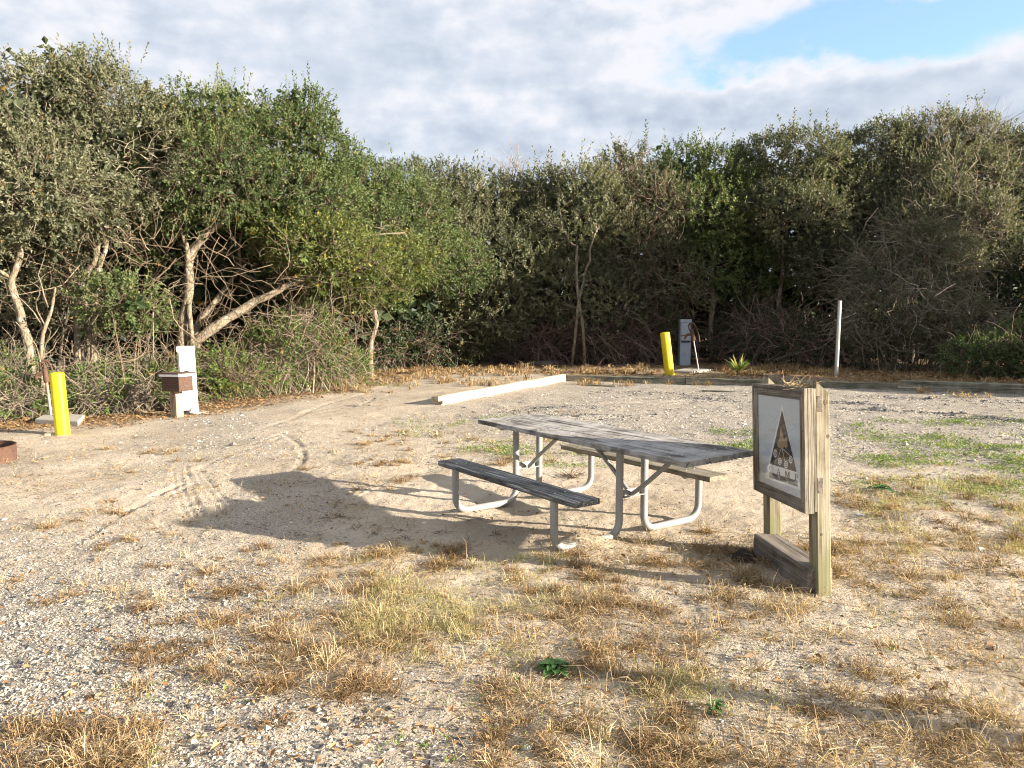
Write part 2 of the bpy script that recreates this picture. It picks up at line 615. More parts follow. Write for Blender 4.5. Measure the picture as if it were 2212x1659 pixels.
GALV = plain('galvanised_steel', (0.34, 0.34, 0.325), 0.5, 0.25, 0.3, 14, 0.1, stain=(0.30, 0.29, 0.26))
GALV_POST = plain('bright_galvanised_steel', (0.58, 0.58, 0.57), 0.36, 0.75, 0.15, 10, 0.05)
BOLT = plain('bolt_steel', (0.40, 0.39, 0.37), 0.4, 0.8)
YELLOW = plain('yellow_paint', (0.78, 0.60, 0.018), 0.38, 0, 0.18, 5, 0.25, stain=(0.50, 0.36, 0.03), stain_lo=0.60)
WHITE = plain('white_painted_metal', (0.80, 0.79, 0.76), 0.45, 0, 0.05, 6, stain=(0.60, 0.57, 0.50), stain_lo=0.66)
WHITE_TRIM = plain('white_trim_paint', (0.80, 0.80, 0.80), 0.6, 0, 0.05, 8)
PED_GREY = plain('grey_enamel', (0.30, 0.335, 0.385), 0.45, 0.1, 0.08, 6, stain=(0.24, 0.25, 0.26), stain_lo=0.66)
BLACK = plain('black_plastic', (0.02, 0.02, 0.02), 0.5)
RUST = plain('rusty_iron', (0.125, 0.070, 0.048), 0.85, 0.1, 0.5, 16, 0.4, stain=(0.075, 0.035, 0.028), stain_lo=0.5)
RUST_PALE = plain('rusty_pipe', (0.34, 0.25, 0.19), 0.7, 0.2, 0.3, 10, 0.2, stain=(0.25, 0.13, 0.07), stain_lo=0.55)
CONC = plain('concrete', (0.37, 0.345, 0.30), 0.9, 0, 0.25, 10, 0.5, stain=(0.24, 0.22, 0.18))
SCRAP = plain('white_scrap', (0.72, 0.71, 0.68), 0.7, 0, 0.1, 20)
CLOD = plain('dark_root_clod', (0.045, 0.034, 0.026), 0.95, 0, 0.5, 20, 0.8)
STONE_W = plain('white_stone', (0.62, 0.59, 0.53), 0.8, 0, 0.2, 30, 0.3)
STONE_D = plain('dark_stone', (0.085, 0.088, 0.092), 0.8, 0, 0.3, 30, 0.3)

# ------------------------------------------------------------------ ground
TRACKS = [  # pixel paths of tyre marks in the photograph, half width m, depth, tread ribs
    ([(392, 1012), (398, 1045), (412, 1085), (428, 1118)], 0.11, 0.006, True),
    ([(425, 1022), (448, 1052), (478, 1082), (510, 1112)], 0.11, 0.006, True),
    ([(420, 1020), (480, 992), (560, 965), (612, 942)], 0.045, 0.011, False),
    ([(180, 1165), (250, 1118), (330, 1075), (395, 1045)], 0.05, 0.012, False),
    ([(300, 1095), (350, 1075), (395, 1058)], 0.045, 0.011, False),
    ([(610, 938), (640, 955), (655, 985), (640, 1012), (600, 1040), (560, 1080), (510, 1120)], 0.05, 0.013, False),
    ([(540, 965), (580, 948), (606, 938)], 0.04, 0.014, False),
    ([(690, 893), (730, 885), (780, 876), (806, 858)], 0.06, 0.013, False),
    ([(560, 930), (640, 900), (720, 868), (800, 846)], 0.07, 0.012, False),
    ([(740, 1078), (820, 1046), (920, 1018), (1010, 996)], 0.13, 0.004, True),
    ([(680, 1020), (760, 1000), (860, 985), (930, 975)], 0.10, 0.004, True),
    ([(1180, 905), (1500, 900), (1900, 890), (2300, 893)], 0.14, 0.03, False),
    ([(1100, 878), (1500, 868), (1900, 866), (2300, 872)], 0.16, 0.03, False),
    ([(1850, 884), (2010, 893), (2090, 897), (2230, 912)], 0.12, 0.05, False),
]
TR = [(spline([G(*p)[:2].tolist() + [0] for p in pts], 40)[:, :2], w, d, rib) for pts, w, d, rib in TRACKS]
SHOVE = [(1995, 1125, 0.45, 0.26, 0.07), (2110, 1165, 0.5, 0.22, -0.07), (2190, 1130, 0.35, 0.2, 0.05), (2060, 1230, 0.35, 0.25, -0.03),
         (655, 1105, 0.45, 0.22, 0.035), (1262, 1178, 0.30, 0.16, 0.085), (1010, 1105, 0.16, 0.08, 0.03), (1470, 1130, 0.35, 0.16, -0.02)]
SH = [(G(u, v)[:2], a, b, h) for u, v, a, b, h in SHOVE]


def ground_h(x, y):
    x, y = np.asarray(x, float), np.asarray(y, float)
    r = np.hypot(x, y)
    near = np.clip(1 - (r - 6) / 26, 0.25, 1)
    h = (v2(x, y, 0.55, 3) - 0.5) * 0.055 + (v2(x, y, 2.1, 5) - 0.5) * 0.035 + (v2(x, y, 6.0, 8, 2) - 0.5) * 0.026 * near + (v2(x, y, 17.0, 9, 2) - 0.5) * 0.017 * near
    # gravel pad rows on the far right, combed along the timber kerb
    ax_, ay_ = 0.925, -0.38
    s, t = x * ax_ + y * ay_, -x * ay_ + y * ax_
    pad = np.clip((s + 8) / 4, 0, 1) * np.clip((t - 8.5) / 3, 0, 1) * np.clip((20.5 - t) / 1.0, 0, 1)
    h = h + pad * ((v2(s * 0.35, t, 2.6, 21) - 0.5) * 0.085 + (v2(s * 0.5, t, 8.0, 22, 2) - 0.5) * 0.035)
    for P, w, d, rib in TR:
        mn, mx = P.min(0) - 0.6, P.max(0) + 0.6
        m = (x > mn[0]) & (x < mx[0]) & (y > mn[1]) & (y < mx[1])
        if not m.any():
            continue
        xs, ys = x[m], y[m]
        a, b = P[:-1], P[1:]
        ab = b - a
        px, py = xs[:, None] - a[None, :, 0], ys[:, None] - a[None, :, 1]
        tt = np.clip((px * ab[:, 0] + py * ab[:, 1]) / (ab ** 2).sum(1), 0, 1)
        dx, dy = px - tt * ab[:, 0], py - tt * ab[:, 1]
        dd = np.hypot(dx, dy)
        j = dd.argmin(1)
        ii = np.arange(len(j))
        d0 = dd[ii, j]
        sd = np.sign(ab[j, 0] * dy[ii, j] - ab[j, 1] * dx[ii, j]) * d0
        lump = np.clip(2.2 * v2(xs, ys, 2.6, 31, 2) - 0.35, 0, 2)
        q = d0 / w
        prof = np.where(q < 1, -(1 - q ** 4) * d, d * 0.5 * np.exp(-((q - 1.4) / 0.45) ** 2)) * lump
        if rib:
            prof = prof + np.where(q < 1, np.sin(sd / w * 3.0 * np.pi) * 0.006, 0)
        hh = h[m]
        h[m] = hh + prof
    for c, a, b, hh in SH:
        q = ((x - c[0]) / a) ** 2 + ((y - c[1]) / b) ** 2
        h = h + hh * np.exp(-q * 1.3)
    # litter bank under the thicket
    return h


def gz(x, y):
    return float(ground_h(np.array([x]), np.array([y]))[0])


def edge_left(x, y):
    """distance (m) in front of the left thicket edge, negative beneath it"""
    px = np.array([-30, -12.0, -9.0, -7.4, -6.4, -5.3, -4.4, -3.2, -1.5, 2.0, 6.5, 9.0, 12.0, 16, 40])
    py = np.array([6, 11.0, 12.6, 13.2, 14.6, 17.6, 22.6, 24.8, 25.6, 25.8, 25.4, 22.2, 18.8, 17.2, 10])
    a = np.stack([px, py], 1)
    ab = a[1:] - a[:-1]
    qx, qy = x[..., None] - a[:-1, 0], y[..., None] - a[:-1, 1]
    t = np.clip((qx * ab[:, 0] + qy * ab[:, 1]) / (ab ** 2).sum(1), 0, 1)
    d = np.hypot(qx - t * ab[:, 0], qy - t * ab[:, 1])
    j = d.argmin(-1)
    dm = np.take_along_axis(d, j[..., None], -1)[..., 0]
    cr = np.take_along_axis(ab[:, 0] * qy - ab[:, 1] * qx, j[..., None], -1)[..., 0]
    return np.where(cr > 0, -dm, dm)


def ground_mat():
    m, k = new_mat('sandy_ground')
    tc = k.add('ShaderNodeTexCoord')
    P = tc.outputs['Object']
    grav, brown, pale = k.attr('gravel'), k.attr('litter'), k.attr('pale')
    big = k.noise(P, 0.9, 5, 0.6)
    fine = k.noise(P, 60.0, 3, 0.7)
    grain = k.noise(P, 260.0, 2, 0.8)
    sand = k.ramp(k.math('ADD', k.math('MULTIPLY', big, 0.5), k.math('ADD', k.math('MULTIPLY', fine, 0.3), k.math('MULTIPLY', grain, 0.2))),
                  [(0.34, (0.245, 0.200, 0.145)), (0.5, (0.405, 0.340, 0.258)), (0.64, (0.54, 0.470, 0.375))])
    vor = k.add('ShaderNodeTexVoronoi')
    k.link(P, vor.inputs['Vector'])
    vor.inputs['Scale'].default_value = 88
    vor.inputs['Randomness'].default_value = 1
    hs = k.add('ShaderNodeSeparateColor')
    k.link(vor.outputs['Color'], hs.inputs[0])
    stone = k.ramp(hs.outputs[0], [(0.0, (0.10, 0.098, 0.092)), (0.2, (0.22, 0.21, 0.195)), (0.5, (0.38, 0.355, 0.315)), (0.75, (0.52, 0.485, 0.42)), (0.93, (0.70, 0.67, 0.61))])
    stone = k.mix(k.smooth(vor.outputs['Distance'], 0.35, 0.75), stone, (0.17, 0.145, 0.115))
    sel = k.math('ADD', grav, k.math('MULTIPLY', k.math('SUBTRACT', hs.outputs[1], 0.5), 0.9))
    gm = k.smooth(sel, 0.42, 0.58)
    col = k.mix(gm, sand, stone)
    col = k.mix(k.math('MULTIPLY', pale, 0.8), col, (0.53, 0.445, 0.350))
    lv = k.voronoi(k.mapping(P, scale=(1, 1.6, 1)), 34, 'F1', 'Color')
    ls = k.add('ShaderNodeSeparateColor')
    k.link(lv, ls.inputs[0])
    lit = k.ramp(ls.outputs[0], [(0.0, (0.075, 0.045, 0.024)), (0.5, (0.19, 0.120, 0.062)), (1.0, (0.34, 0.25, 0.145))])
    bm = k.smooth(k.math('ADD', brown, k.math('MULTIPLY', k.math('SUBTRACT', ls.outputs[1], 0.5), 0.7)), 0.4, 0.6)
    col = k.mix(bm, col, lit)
    hgt = k.math('ADD', k.math('MULTIPLY', k.math('SUBTRACT', 1.0, vor.outputs['Distance']), k.math('MULTIPLY', gm, 0.7)), k.math('ADD', k.math('MULTIPLY', fine, 0.5), k.math('MULTIPLY', grain, 0.35)))
    med = k.noise(P, 22.0, 4, 0.65)
    hgt = k.math('ADD', hgt, k.math('MULTIPLY', med, 1.3))
    nrm = k.bump(hgt, 1.0, 0.016)
    finish(k, col, 0.92, 0, nrm, 0.15)
    return m


def masks(x, y):
    """gravel, litter, pale sand at ground points"""
    e = edge_left(x, y)
    # seen from the camera stand: gravel drive at the near left, pad on the far right, sand between
    s, t = x * 0.925 - y * 0.38, x * 0.38 + y * 0.925
    n = v2(x, y, 0.8, 41)
    n2 = v2(x, y, 2.6, 43)
    g = 0.30 + 0.0 * x
    left = np.clip((-0.6 - x + (y - 4) * -0.12) / 1.6, 0, 1) * np.clip((6.6 - y) / 2.0, 0, 1)
    pad = np.clip((t - 9.2) / 2.2, 0, 1) * np.clip((s + 7.5) / 3, 0, 1) * np.clip((21.0 - t) / .8, 0, 1)
    drive = np.exp(-((x + 3.8 + (y - 10) * 0.35) / 1.2) ** 2) * np.clip((y - 8.5) / 2, 0, 1) * 0.55
    g = g + 0.42 * left + 0.50 * pad + drive * 0.55 + (n - 0.5) * 0.55 + (n2 - 0.5) * 0.3
    g = np.where((x > -1.6) & (x < 2.6) & (y > 5) & (y < 9), g - 0.25, g)
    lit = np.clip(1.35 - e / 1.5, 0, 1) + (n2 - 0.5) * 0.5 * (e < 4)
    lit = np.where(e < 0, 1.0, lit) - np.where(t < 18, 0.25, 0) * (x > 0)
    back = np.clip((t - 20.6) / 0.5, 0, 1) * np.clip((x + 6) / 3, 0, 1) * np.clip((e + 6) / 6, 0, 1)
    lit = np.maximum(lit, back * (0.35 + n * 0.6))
    pale = np.clip((n - 0.55) * 3, 0, 1) * (1 - pad) * (1 - left) * np.clip(e / 2, 0, 1)
    return np.clip(g, 0, 1), np.clip(lit, 0, 1), np.clip(pale, 0, 1)


def build_ground():
    r = np.concatenate([[0.0, 0.6, 1.2, 1.8], 2.3 * np.exp(np.arange(0, 480) * 0.0057), 2.3 * math.exp(480 * 0.0057) * np.exp(np.arange(1, 40) * 0.092)])
    fr = np.linspace(-0.68, 0.68, 490)
    rest = np.linspace(0.68, 2 * np.pi - 0.68, 42)[1:-1]
    a = np.concatenate([fr, rest])
    R_, A_ = np.meshgrid(r, a, indexing='ij')
    X, Y = R_ * np.sin(A_), R_ * np.cos(A_)
    Z = ground_h(X.ravel(), Y.ravel()).reshape(X.shape)
    n, m_ = len(r), len(a)
    i, j = np.meshgrid(np.arange(1, n - 1), np.arange(m_), indexing='ij')
    j2 = (j + 1) % m_
    F = np.stack([i * m_ + j, (i + 1) * m_ + j, (i + 1) * m_ + j2, i * m_ + j2], -1).reshape(-1, 4)
    # centre disc
    V = np.stack([X, Y, Z], -1).reshape(-1, 3)
    g, l, p = masks(V[:, 0], V[:, 1])
    V = V[m_ - 1:]
    V[0] = (0, 0, 0)
    F = F - (m_ - 1)
    T = np.stack([np.zeros(m_, int), 1 + np.arange(m_), 1 + (np.arange(m_) + 1) % m_], -1)
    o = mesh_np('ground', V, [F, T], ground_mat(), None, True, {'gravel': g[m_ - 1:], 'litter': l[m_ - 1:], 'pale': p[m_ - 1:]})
    tag(o, 'pale sandy gravel ground of the campsite with tyre marks', kind='structure')


build_ground()

# ------------------------------------------------------------------ vegetation toolkit
def rot_to(d, spin):
    """rotation matrices taking +Z to d (N,3), with a spin about it"""
    d = norm(d)
    ref = np.where(np.abs(d[:, 2:3]) > 0.9, np.array([[1.0, 0, 0]]), np.array([[0, 0, 1.0]]))
    a = norm(np.cross(ref, d))
    b = np.cross(d, a)
    c, s = np.cos(spin)[:, None], np.sin(spin)[:, None]
    return np.stack([a * c + b * s, -a * s + b * c, d], -1)


def leaf_quads(pos, direc, up, ll, lw, fold=0.18):
    """diamond leaves: pos (N,3), direction, approximate up normal"""
    d = norm(direc)
    s = norm(np.cross(d, up))
    n = np.cross(s, d)
    mid = pos + d * (ll * 0.5)[:, None]
    a = mid + s * (lw * 0.5)[:, None] + n * (lw * fold)[:, None]
    b = mid - s * (lw * 0.5)[:, None] + n * (lw * fold)[:, None]
    tip = pos + d * ll[:, None]
    return np.stack([pos, a, tip, b], 1)


def sprig_protos(k, L, nl, ll, lw, seed, spread=1.0):
    r = np.random.default_rng(seed)
    out = []
    for _ in range(k):
        t = np.linspace(0.12, 1.0, nl) + r.normal(0, 0.03, nl)
        bend = r.normal(0, 0.16, 2)
        axis = np.stack([bend[0] * t ** 2 * L, bend[1] * t ** 2 * L, t * L], -1)
        az = np.arange(nl) * 2.4 + r.normal(0, 0.5, nl)
        tilt = r.uniform(0.45, 1.25, nl) * spread
        d = np.stack([np.cos(az) * np.sin(tilt), np.sin(az) * np.sin(tilt), np.cos(tilt)], -1)
        sc = r.uniform(0.7, 1.2, nl)
        Q = leaf_quads(axis, d, np.array([[0.2, 0.1, 1.0]]) + r.normal(0, 0.5, (nl, 3)), ll * sc, lw * sc)
        st = np.array([[0, 0, -0.15 * L], [bend[0] * 0.3 * L, bend[1] * 0.3 * L, 0.55 * L], [bend[0] * L, bend[1] * L, L]])
        out.append((Q.reshape(-1, 3), st))
    return out


SPR_OAK = sprig_protos(11, 0.28, 15, 0.064, 0.031, 1)
SPR_SHOOT = sprig_protos(5, 0.62, 20, 0.060, 0.026, 2, 0.75)
SPR_FAR = sprig_protos(11, 0.40, 15, 0.088, 0.043, 3)
SPR_FAR_SHOOT = sprig_protos(5, 0.85, 18, 0.10, 0.045, 4, 0.8)
SPR_CORE = sprig_protos(5, 0.6, 14, 0.17, 0.10, 5)
SPR_BACK = sprig_protos(5, 0.9, 13, 0.28, 0.18, 8)
SPR_VINE = sprig_protos(6, 0.26, 9, 0.062, 0.046, 6)


def place_sprigs(protos, pos, direc, scale, tone, stems=True, r0=0.004):
    N = len(pos)
    if N == 0:
        return None
    which = rng.integers(0, len(protos), N)
    Rm = rot_to(direc, rng.uniform(0, 6.28, N))
    V, F, T, SV = [], [], [], []
    for w, (Q, st) in enumerate(protos):
        m = which == w
        if not m.any():
            continue
        A = Rm[m] * scale[m][:, None, None]
        V.append((np.einsum('nij,vj->nvi', A, Q) + pos[m][:, None, :]).reshape(-1, 3))
        T.append(np.repeat(tone[m], len(Q)))
        if stems:
            SV.append(np.einsum('nij,vj->nvi', A, st) + pos[m][:, None, :])
    V = np.concatenate(V)
    T = np.concatenate(T)
    F = np.arange(len(V)).reshape(-1, 4)
    S = np.concatenate(SV) if stems else None
    return V, F, T, S


def join(parts):
    V, F, A, n = [], {}, [], 0
    for v, fs, a in parts:
        V.append(v)
        for f in (fs if isinstance(fs, list) else [fs]):
            F.setdefault(f.shape[1], []).append(f + n)
        A.append(a)
        n += len(v)
    return np.concatenate(V), [np.concatenate(f) for f in F.values()], np.concatenate(A)


BLOB_DROP = 10


def blob(u, v, Y, ru, rv, rd=None):
    """an ellipsoid of foliage that covers this patch of the photograph at depth Y"""
    c = PD(u, v + BLOB_DROP, Y)
    rx, rz = ru * Y / FPX, rv * Y / FPX * 0.94
    return c, np.array([rx, rd if rd else 0.75 * (rx + rz) / 2 + 0.25, rz])


def shell(blobs, dens, seed, lump=0.32, inner=0.62, back=-0.35, holes=0.0):
    """points and outward normals on the lumpy outer surface of a set of ellipsoids"""
    r = np.random.default_rng(seed)
    PP, NN = [], []
    for bi, (c, rad) in enumerate(blobs):
        p_ = 1.6
        area = 4 * np.pi * (((rad[0] * rad[1]) ** p_ + (rad[0] * rad[2]) ** p_ + (rad[1] * rad[2]) ** p_) / 3) ** (1 / p_)
        n = int(area * dens)
        d = norm(r.normal(0, 1, (n, 3)))
        nr = norm(d / rad)
        p = c + d * rad
        w = fbm(p * 0.95 + seed, seed, 3)
        k_ = 1 + (w - 0.5) * 2 * lump + (fbm(p * 3.1, seed + 3, 1) - 0.6) * 0.26 - r.uniform(0, 1, n) ** 2 * 0.30
        p = c + d * rad * k_[:, None]
        keep = np.ones(n, bool)
        tocam = norm(np.array([0, 0, CAM_H]) - p)
        keep &= ((nr * tocam).sum(1) > back) | (r.uniform(0, 1, n) < 0.12)
        keep &= p[:, 2] > 0.06
        for bj, (c2, r2) in enumerate(blobs):
            if bj != bi:
                keep &= (((p - c2) / r2) ** 2).sum(1) > inner
        if holes > 0:
            hn = fbm(p * 1.5 + 31.0, seed + 5, 2)
            keep &= hn > holes + r.normal(0, 0.04, n)
        PP.append(p[keep])
        NN.append(nr[keep])
    return np.concatenate(PP), np.concatenate(NN)


def twig_paths(p0, d0, length, S, wander, droop, seed):
    r = np.random.default_rng(seed)
    N = len(p0)
    P = np.zeros((N, S, 3))
    P[:, 0] = p0
    d = norm(d0)
    step = (length / (S - 1))[:, None]
    for i in range(1, S):
        d = norm(d + r.normal(0, wander, (N, 3)) + np.array([0, 0, -droop]))
        P[:, i] = P[:, i - 1] + d * step
    P[:, :, 2] = np.maximum(P[:, :, 2], 0.01)
    return P


def twigs_mesh(name, P, r0, r1, mat, parent, sides=3, kind='stuff', tone=None):
    N, S, _ = P.shape
    rr = np.linspace(1, r1 / r0, S)[None] * (r0 * rng.uniform(0.7, 1.3, (N, 1)))
    V, F = tubes(P, rr, sides)
    T = np.repeat(rng.uniform(0, 1, N) if tone is None else tone, S * sides)
    return mesh_np(name, V, F, mat, parent, True, {'tone': T}, kind)


CNT = {'n': 0}


def foliage(parent, blobs, mat, dens, far=False, seed=0, lump=0.32, tone=(0.5, 0.25), holes=0.0, shoots=0.5, core=True, size=1.0, up=0.45, twigs=0, twig_mat=None, twig_len=0.7, protos=None, name='crown', twig_r=0.006, inner=0.62):
    """leafy crown: sprigs over lumpy ellipsoids, upright shoots on top, coarse inner leaves, bare twigs"""
    P, N = shell(blobs, dens, seed, lump, inner=inner, holes=holes)
    r = np.random.default_rng(seed + 99)
    n = len(P)
    pr = protos or (SPR_FAR if far else SPR_OAK)
    D = N * 0.75 + np.array([0, 0, up]) + r.normal(0, 0.45, (n, 3))
    tn = np.clip(tone[0] + (fbm(P * 0.8, seed + 7, 2) - 0.5) * 2.2 * tone[1] + r.normal(0, 0.10, n), 0, 1)
    sc = r.uniform(0.75, 1.25, n) * size
    parts, stems, stemr = [], [], []
    q = place_sprigs(pr, P, D, sc, tn)
    parts.append((q[0], q[1], q[2]))
    stems.append(q[3])
    top = (N[:, 2] > 0.45) & (r.uniform(0, 1, n) < shoots * 0.22 * (fbm(P * 0.9, seed + 21, 2) > 0.55))
    if top.any():
        m = top.sum()
        q = place_sprigs(SPR_FAR_SHOOT if far else SPR_SHOOT, P[top] + N[top] * 0.08, np.array([[0, 0, 1.0]]) + N[top] * 0.35 + r.normal(0, 0.22, (m, 3)), r.uniform(0.25, 1.15, m) ** 1.3 * size, np.clip(tn[top] + 0.12, 0, 1))
        parts.append((q[0], q[1], q[2]))
        stems.append(q[3])
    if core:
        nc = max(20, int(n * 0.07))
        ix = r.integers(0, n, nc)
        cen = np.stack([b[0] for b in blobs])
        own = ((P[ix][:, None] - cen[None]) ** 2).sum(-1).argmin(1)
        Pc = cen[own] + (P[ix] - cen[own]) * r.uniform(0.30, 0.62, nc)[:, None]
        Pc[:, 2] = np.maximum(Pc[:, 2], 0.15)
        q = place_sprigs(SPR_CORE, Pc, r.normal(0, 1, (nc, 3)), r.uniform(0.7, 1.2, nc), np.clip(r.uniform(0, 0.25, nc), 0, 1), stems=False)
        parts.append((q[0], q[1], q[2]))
    V, F, T = join(parts)
    CNT['n'] += len(V) // 2
    mesh_np(name, V, F, mat, parent, False, {'tone': T}, 'stuff')
    S = np.concatenate(stems)
    ks = r.uniform(0, 1, len(S)) < (0.2 if far else 0.4)
    tw = [S[ks]]
    V1, F1 = tubes(S[ks], np.array([1.0, 0.7, 0.35])[None] * (0.0075 if far else 0.005), 3)
    tws = [(V1, F1[0], np.repeat(r.uniform(0.1, 0.8, ks.sum()), 9))]
    if twigs:
        ix = r.integers(0, n, twigs)
        p0 = P[ix] - N[ix] * 0.35
        d0 = N[ix] * 0.8 + r.normal(0, 0.7, (twigs, 3)) + np.array([0, 0, 0.15])
        PT = twig_paths(p0, d0, r.uniform(0.5, 1.3, twigs) * twig_len, 5, 0.32, 0.02, seed + 3)
        rr = np.linspace(1, 0.3, 5)[None] * (twig_r * (1.9 if far else 1.1) * r.uniform(0.7, 1.4, (twigs, 1)))
        V2, F2 = tubes(PT, rr, 3)
        tws.append((V2, F2[0], np.repeat(r.uniform(0.2, 1, twigs), 15)))
    V, F, T = join(tws)
    CNT['n'] += sum(len(f) for f in F) * 2
    mesh_np('twigs', V, F, twig_mat or TWIG, parent, True, {'tone': T}, 'stuff')


def wood_tube(name, pts, r, parent, mat=BARK, sides=8, n=18, wob=0.03, seed=0):
    P = spline(pts, n)
    P = P + (np.stack([vnoise(P * 2.3, seed + s) for s in (1, 2, 3)], -1) - 0.5) * wob * 2
    rr = np.interp(np.linspace(0, 1, n), np.linspace(0, 1, len(r)), r) * (0.86 + 0.28 * vnoise(P * 6.0, seed + 9))
    v, f = tubes(P[None], rr[None], sides, True)
    CNT['n'] += n * sides * 2
    return mesh_np(name, v, f, mat, parent, True)


def limb_to(parent, a, b, r, mat, seed, n=10, sag=0.2):
    a, b = np.asarray(a), np.asarray(b)
    q = np.random.default_rng(seed)
    L = np.linalg.norm(b - a)
    m1 = a + (b - a) * 0.35 + q.normal(0, 0.09, 3) * L + np.array([0, 0, sag * L * 0.35])
    m2 = a + (b - a) * 0.7 + q.normal(0, 0.09, 3) * L + np.array([0, 0, sag * L * 0.2])
    return wood_tube('limb', [a, m1, m2, b], [r, r * 0.75, r * 0.5, r * 0.25], parent, mat, 6, n, 0.05, seed)


def tree(name, label, group, trunks, blobs, mat, dens, far=False, seed=0, bark=BARK, cat='tree', limbs=True, **kw):
    """trunks: list of (pixel path, depth or depths, radii)"""
    p0 = trunks[0][0][0] if trunks else None
    paths = []
    for pts, Y, rad in trunks:
        Ys = Y if isinstance(Y, (list, tuple)) else [Y] * len(pts)
        w = np.array([PD(u, v, y) for (u, v), y in zip(pts, Ys)])
        w[0, 2] = min(w[0, 2], 0.0)
        w[0, 2] = gz(w[0, 0], w[0, 1]) - 0.08
        paths.append((w, rad))
    base = paths[0][0][0].copy()
    base[2] = 0
    e = thing(name, label, cat, tuple(base), (0, 0, 0), group)
    sh = -base
    for i, (w, rad) in enumerate(paths):
        wood_tube('trunk', w + sh, rad, e, bark, 9 if not far else 6, 22 if not far else 10, 0.05 if not far else 0.12, seed + i)
    wb = [blob(*b) for b in blobs]
    if limbs:
        for i, (c, rad) in enumerate(wb):
            best = min(paths, key=lambda pw: np.linalg.norm(pw[0][len(pw[0]) // 2:] - c, axis=1).min())
            pw = best[0][len(best[0]) // 2:]
            st = pw[np.linalg.norm(pw - c, axis=1).argmin()]
            limb_to(e, st + sh, c + np.array([0, 0, rad[2] * 0.25]) + sh, max(0.03, best[1][-1] * 0.9), bark, seed * 31 + i)
            q = np.random.default_rng(seed * 13 + i)
            nb = 4 if not far else 2
            for t in range(nb):
                d = norm(q.normal(0, 1, 3) + np.array([0, -0.5, 0.5]))
                limb_to(e, c + sh, c + d * rad * 0.95 + sh, 0.022 if not far else 0.03, bark, seed * 77 + i * 5 + t, 7, 0.1)
    # leaves are built in world space, then shifted to the tree's foot
    before = set(e.children)
    foliage(e, wb, mat, dens, far, seed, **kw)
    for ch in e.children:
        if ch not in before:
            co = np.empty(len(ch.data.vertices) * 3, np.float32)
            ch.data.vertices.foreach_get('co', co)
            co = co.reshape(-1, 3) - base.astype(np.float32)
            ch.data.vertices.foreach_set('co', co.ravel())
    return e


def shrub(name, label, group, blobs, mat, dens, far=False, seed=0, stems=14, stem_mat=None, canes=0, cane_len=1.2, cat='bush', cane_r=0.008, **kw):
    wb = [blob(*b) for b in blobs]
    c0 = wb[0][0].copy()
    c0[2] = 0
    e = thing(name, label, cat, tuple(c0), (0, 0, 0), group)
    q = np.random.default_rng(seed + 1)
    # woody stems rising from the foot
    P = []
    for i in range(stems):
        c, rad = wb[q.integers(0, len(wb))]
        foot = np.array([c[0] + q.normal(0, 0.35) * rad[0], c[1] + q.normal(0, 0.3) * rad[1], -0.03])
        tip = c + norm(q.normal(0, 1, 3) + np.array([0, -0.3, 0.7])) * rad * q.uniform(0.5, 1.0)
        P.append(spline([foot, foot * 0.6 + tip * 0.4 + np.append(q.normal(0, 0.12, 2), 0.12), tip], 7))
    twigs_mesh('stems', np.array(P) - c0, 0.017, 0.006, stem_mat or TWIG, e, 5)
    if canes:
        p, n = shell(wb, 60, seed + 5)
        ix = q.integers(0, len(p), canes)
        p0 = p[ix] - n[ix] * q.uniform(0.0, 0.4, canes)[:, None]
        d0 = n[ix] * 0.25 + q.normal(0, 0.8, (canes, 3)) + np.array([0, 0, 0.25])
        PT = twig_paths(p0, d0, q.uniform(0.5, 1.3, canes) * cane_len, 7, 0.30, 0.10, seed + 6)
        twigs_mesh('canes', PT - c0, cane_r, cane_r * 0.4, stem_mat or TWIG, e, 3)
        CNT['n'] += canes * 36
    before = set(e.children)
    foliage(e, wb, mat, dens, far, seed, name='leaves', **kw)
    for ch in e.children:
        if ch not in before:
            co = np.empty(len(ch.data.vertices) * 3, np.float32)
            ch.data.vertices.foreach_get('co', co)
            ch.data.vertices.foreach_set('co', (co.reshape(-1, 3) - c0.astype(np.float32)).ravel())
    return e

# ------------------------------------------------------------------ the thicket, left side
GL = 'oaks of the left thicket'
tree('oak_tree', 'oak at the far left edge with a trunk bent like an elbow behind the hydrant', GL,
     [([(84, 880), (63, 745), (46, 699), (33, 642), (28, 603), (44, 540), (40, 450)], 13.6, [0.085, 0.075, 0.07, 0.06, 0.05, 0.04])],
     [(20, 260, 13.6, 130, 105), (70, 400, 13.4, 130, 105), (-120, 330, 13.4, 150, 190), (95, 190, 14.2, 85, 70), (-20, 505, 13.2, 55, 36), (-90, 560, 13.6, 50, 90)],
     LEAF_GREY, 88, seed=101, tone=(0.62, 0.3), shoots=1.5, twigs=520, twig_mat=TWIG_PALE, holes=0.40)
tree('oak_tree', 'slender oak with two pale upright stems just right of the left yellow bollard', GL,
     [([(169, 875), (170, 709), (174, 642), (184, 586), (205, 560), (232, 500)], 14.4, [0.062, 0.055, 0.05, 0.045, 0.035]),
      ([(195, 870), (200, 740), (204, 690), (212, 600), (222, 543), (240, 440)], 14.8, [0.07, 0.06, 0.055, 0.045, 0.035]),
      ([(182, 872), (186, 740), (190, 680), (160, 600), (140, 520)], 15.0, [0.05, 0.045, 0.04, 0.03])],
     [(215, 230, 14.6, 110, 80), (260, 340, 14.6, 150, 110), (190, 160, 14.8, 45, 52), (165, 450, 14.3, 110, 70), (300, 260, 15, 80, 70), (120, 590, 15.2, 70, 45), (60, 640, 15.0, 45, 40)],
     LEAF_GREY, 88, seed=102, tone=(0.6, 0.3), shoots=1.8, twigs=650, twig_mat=TWIG_PALE, holes=0.41)
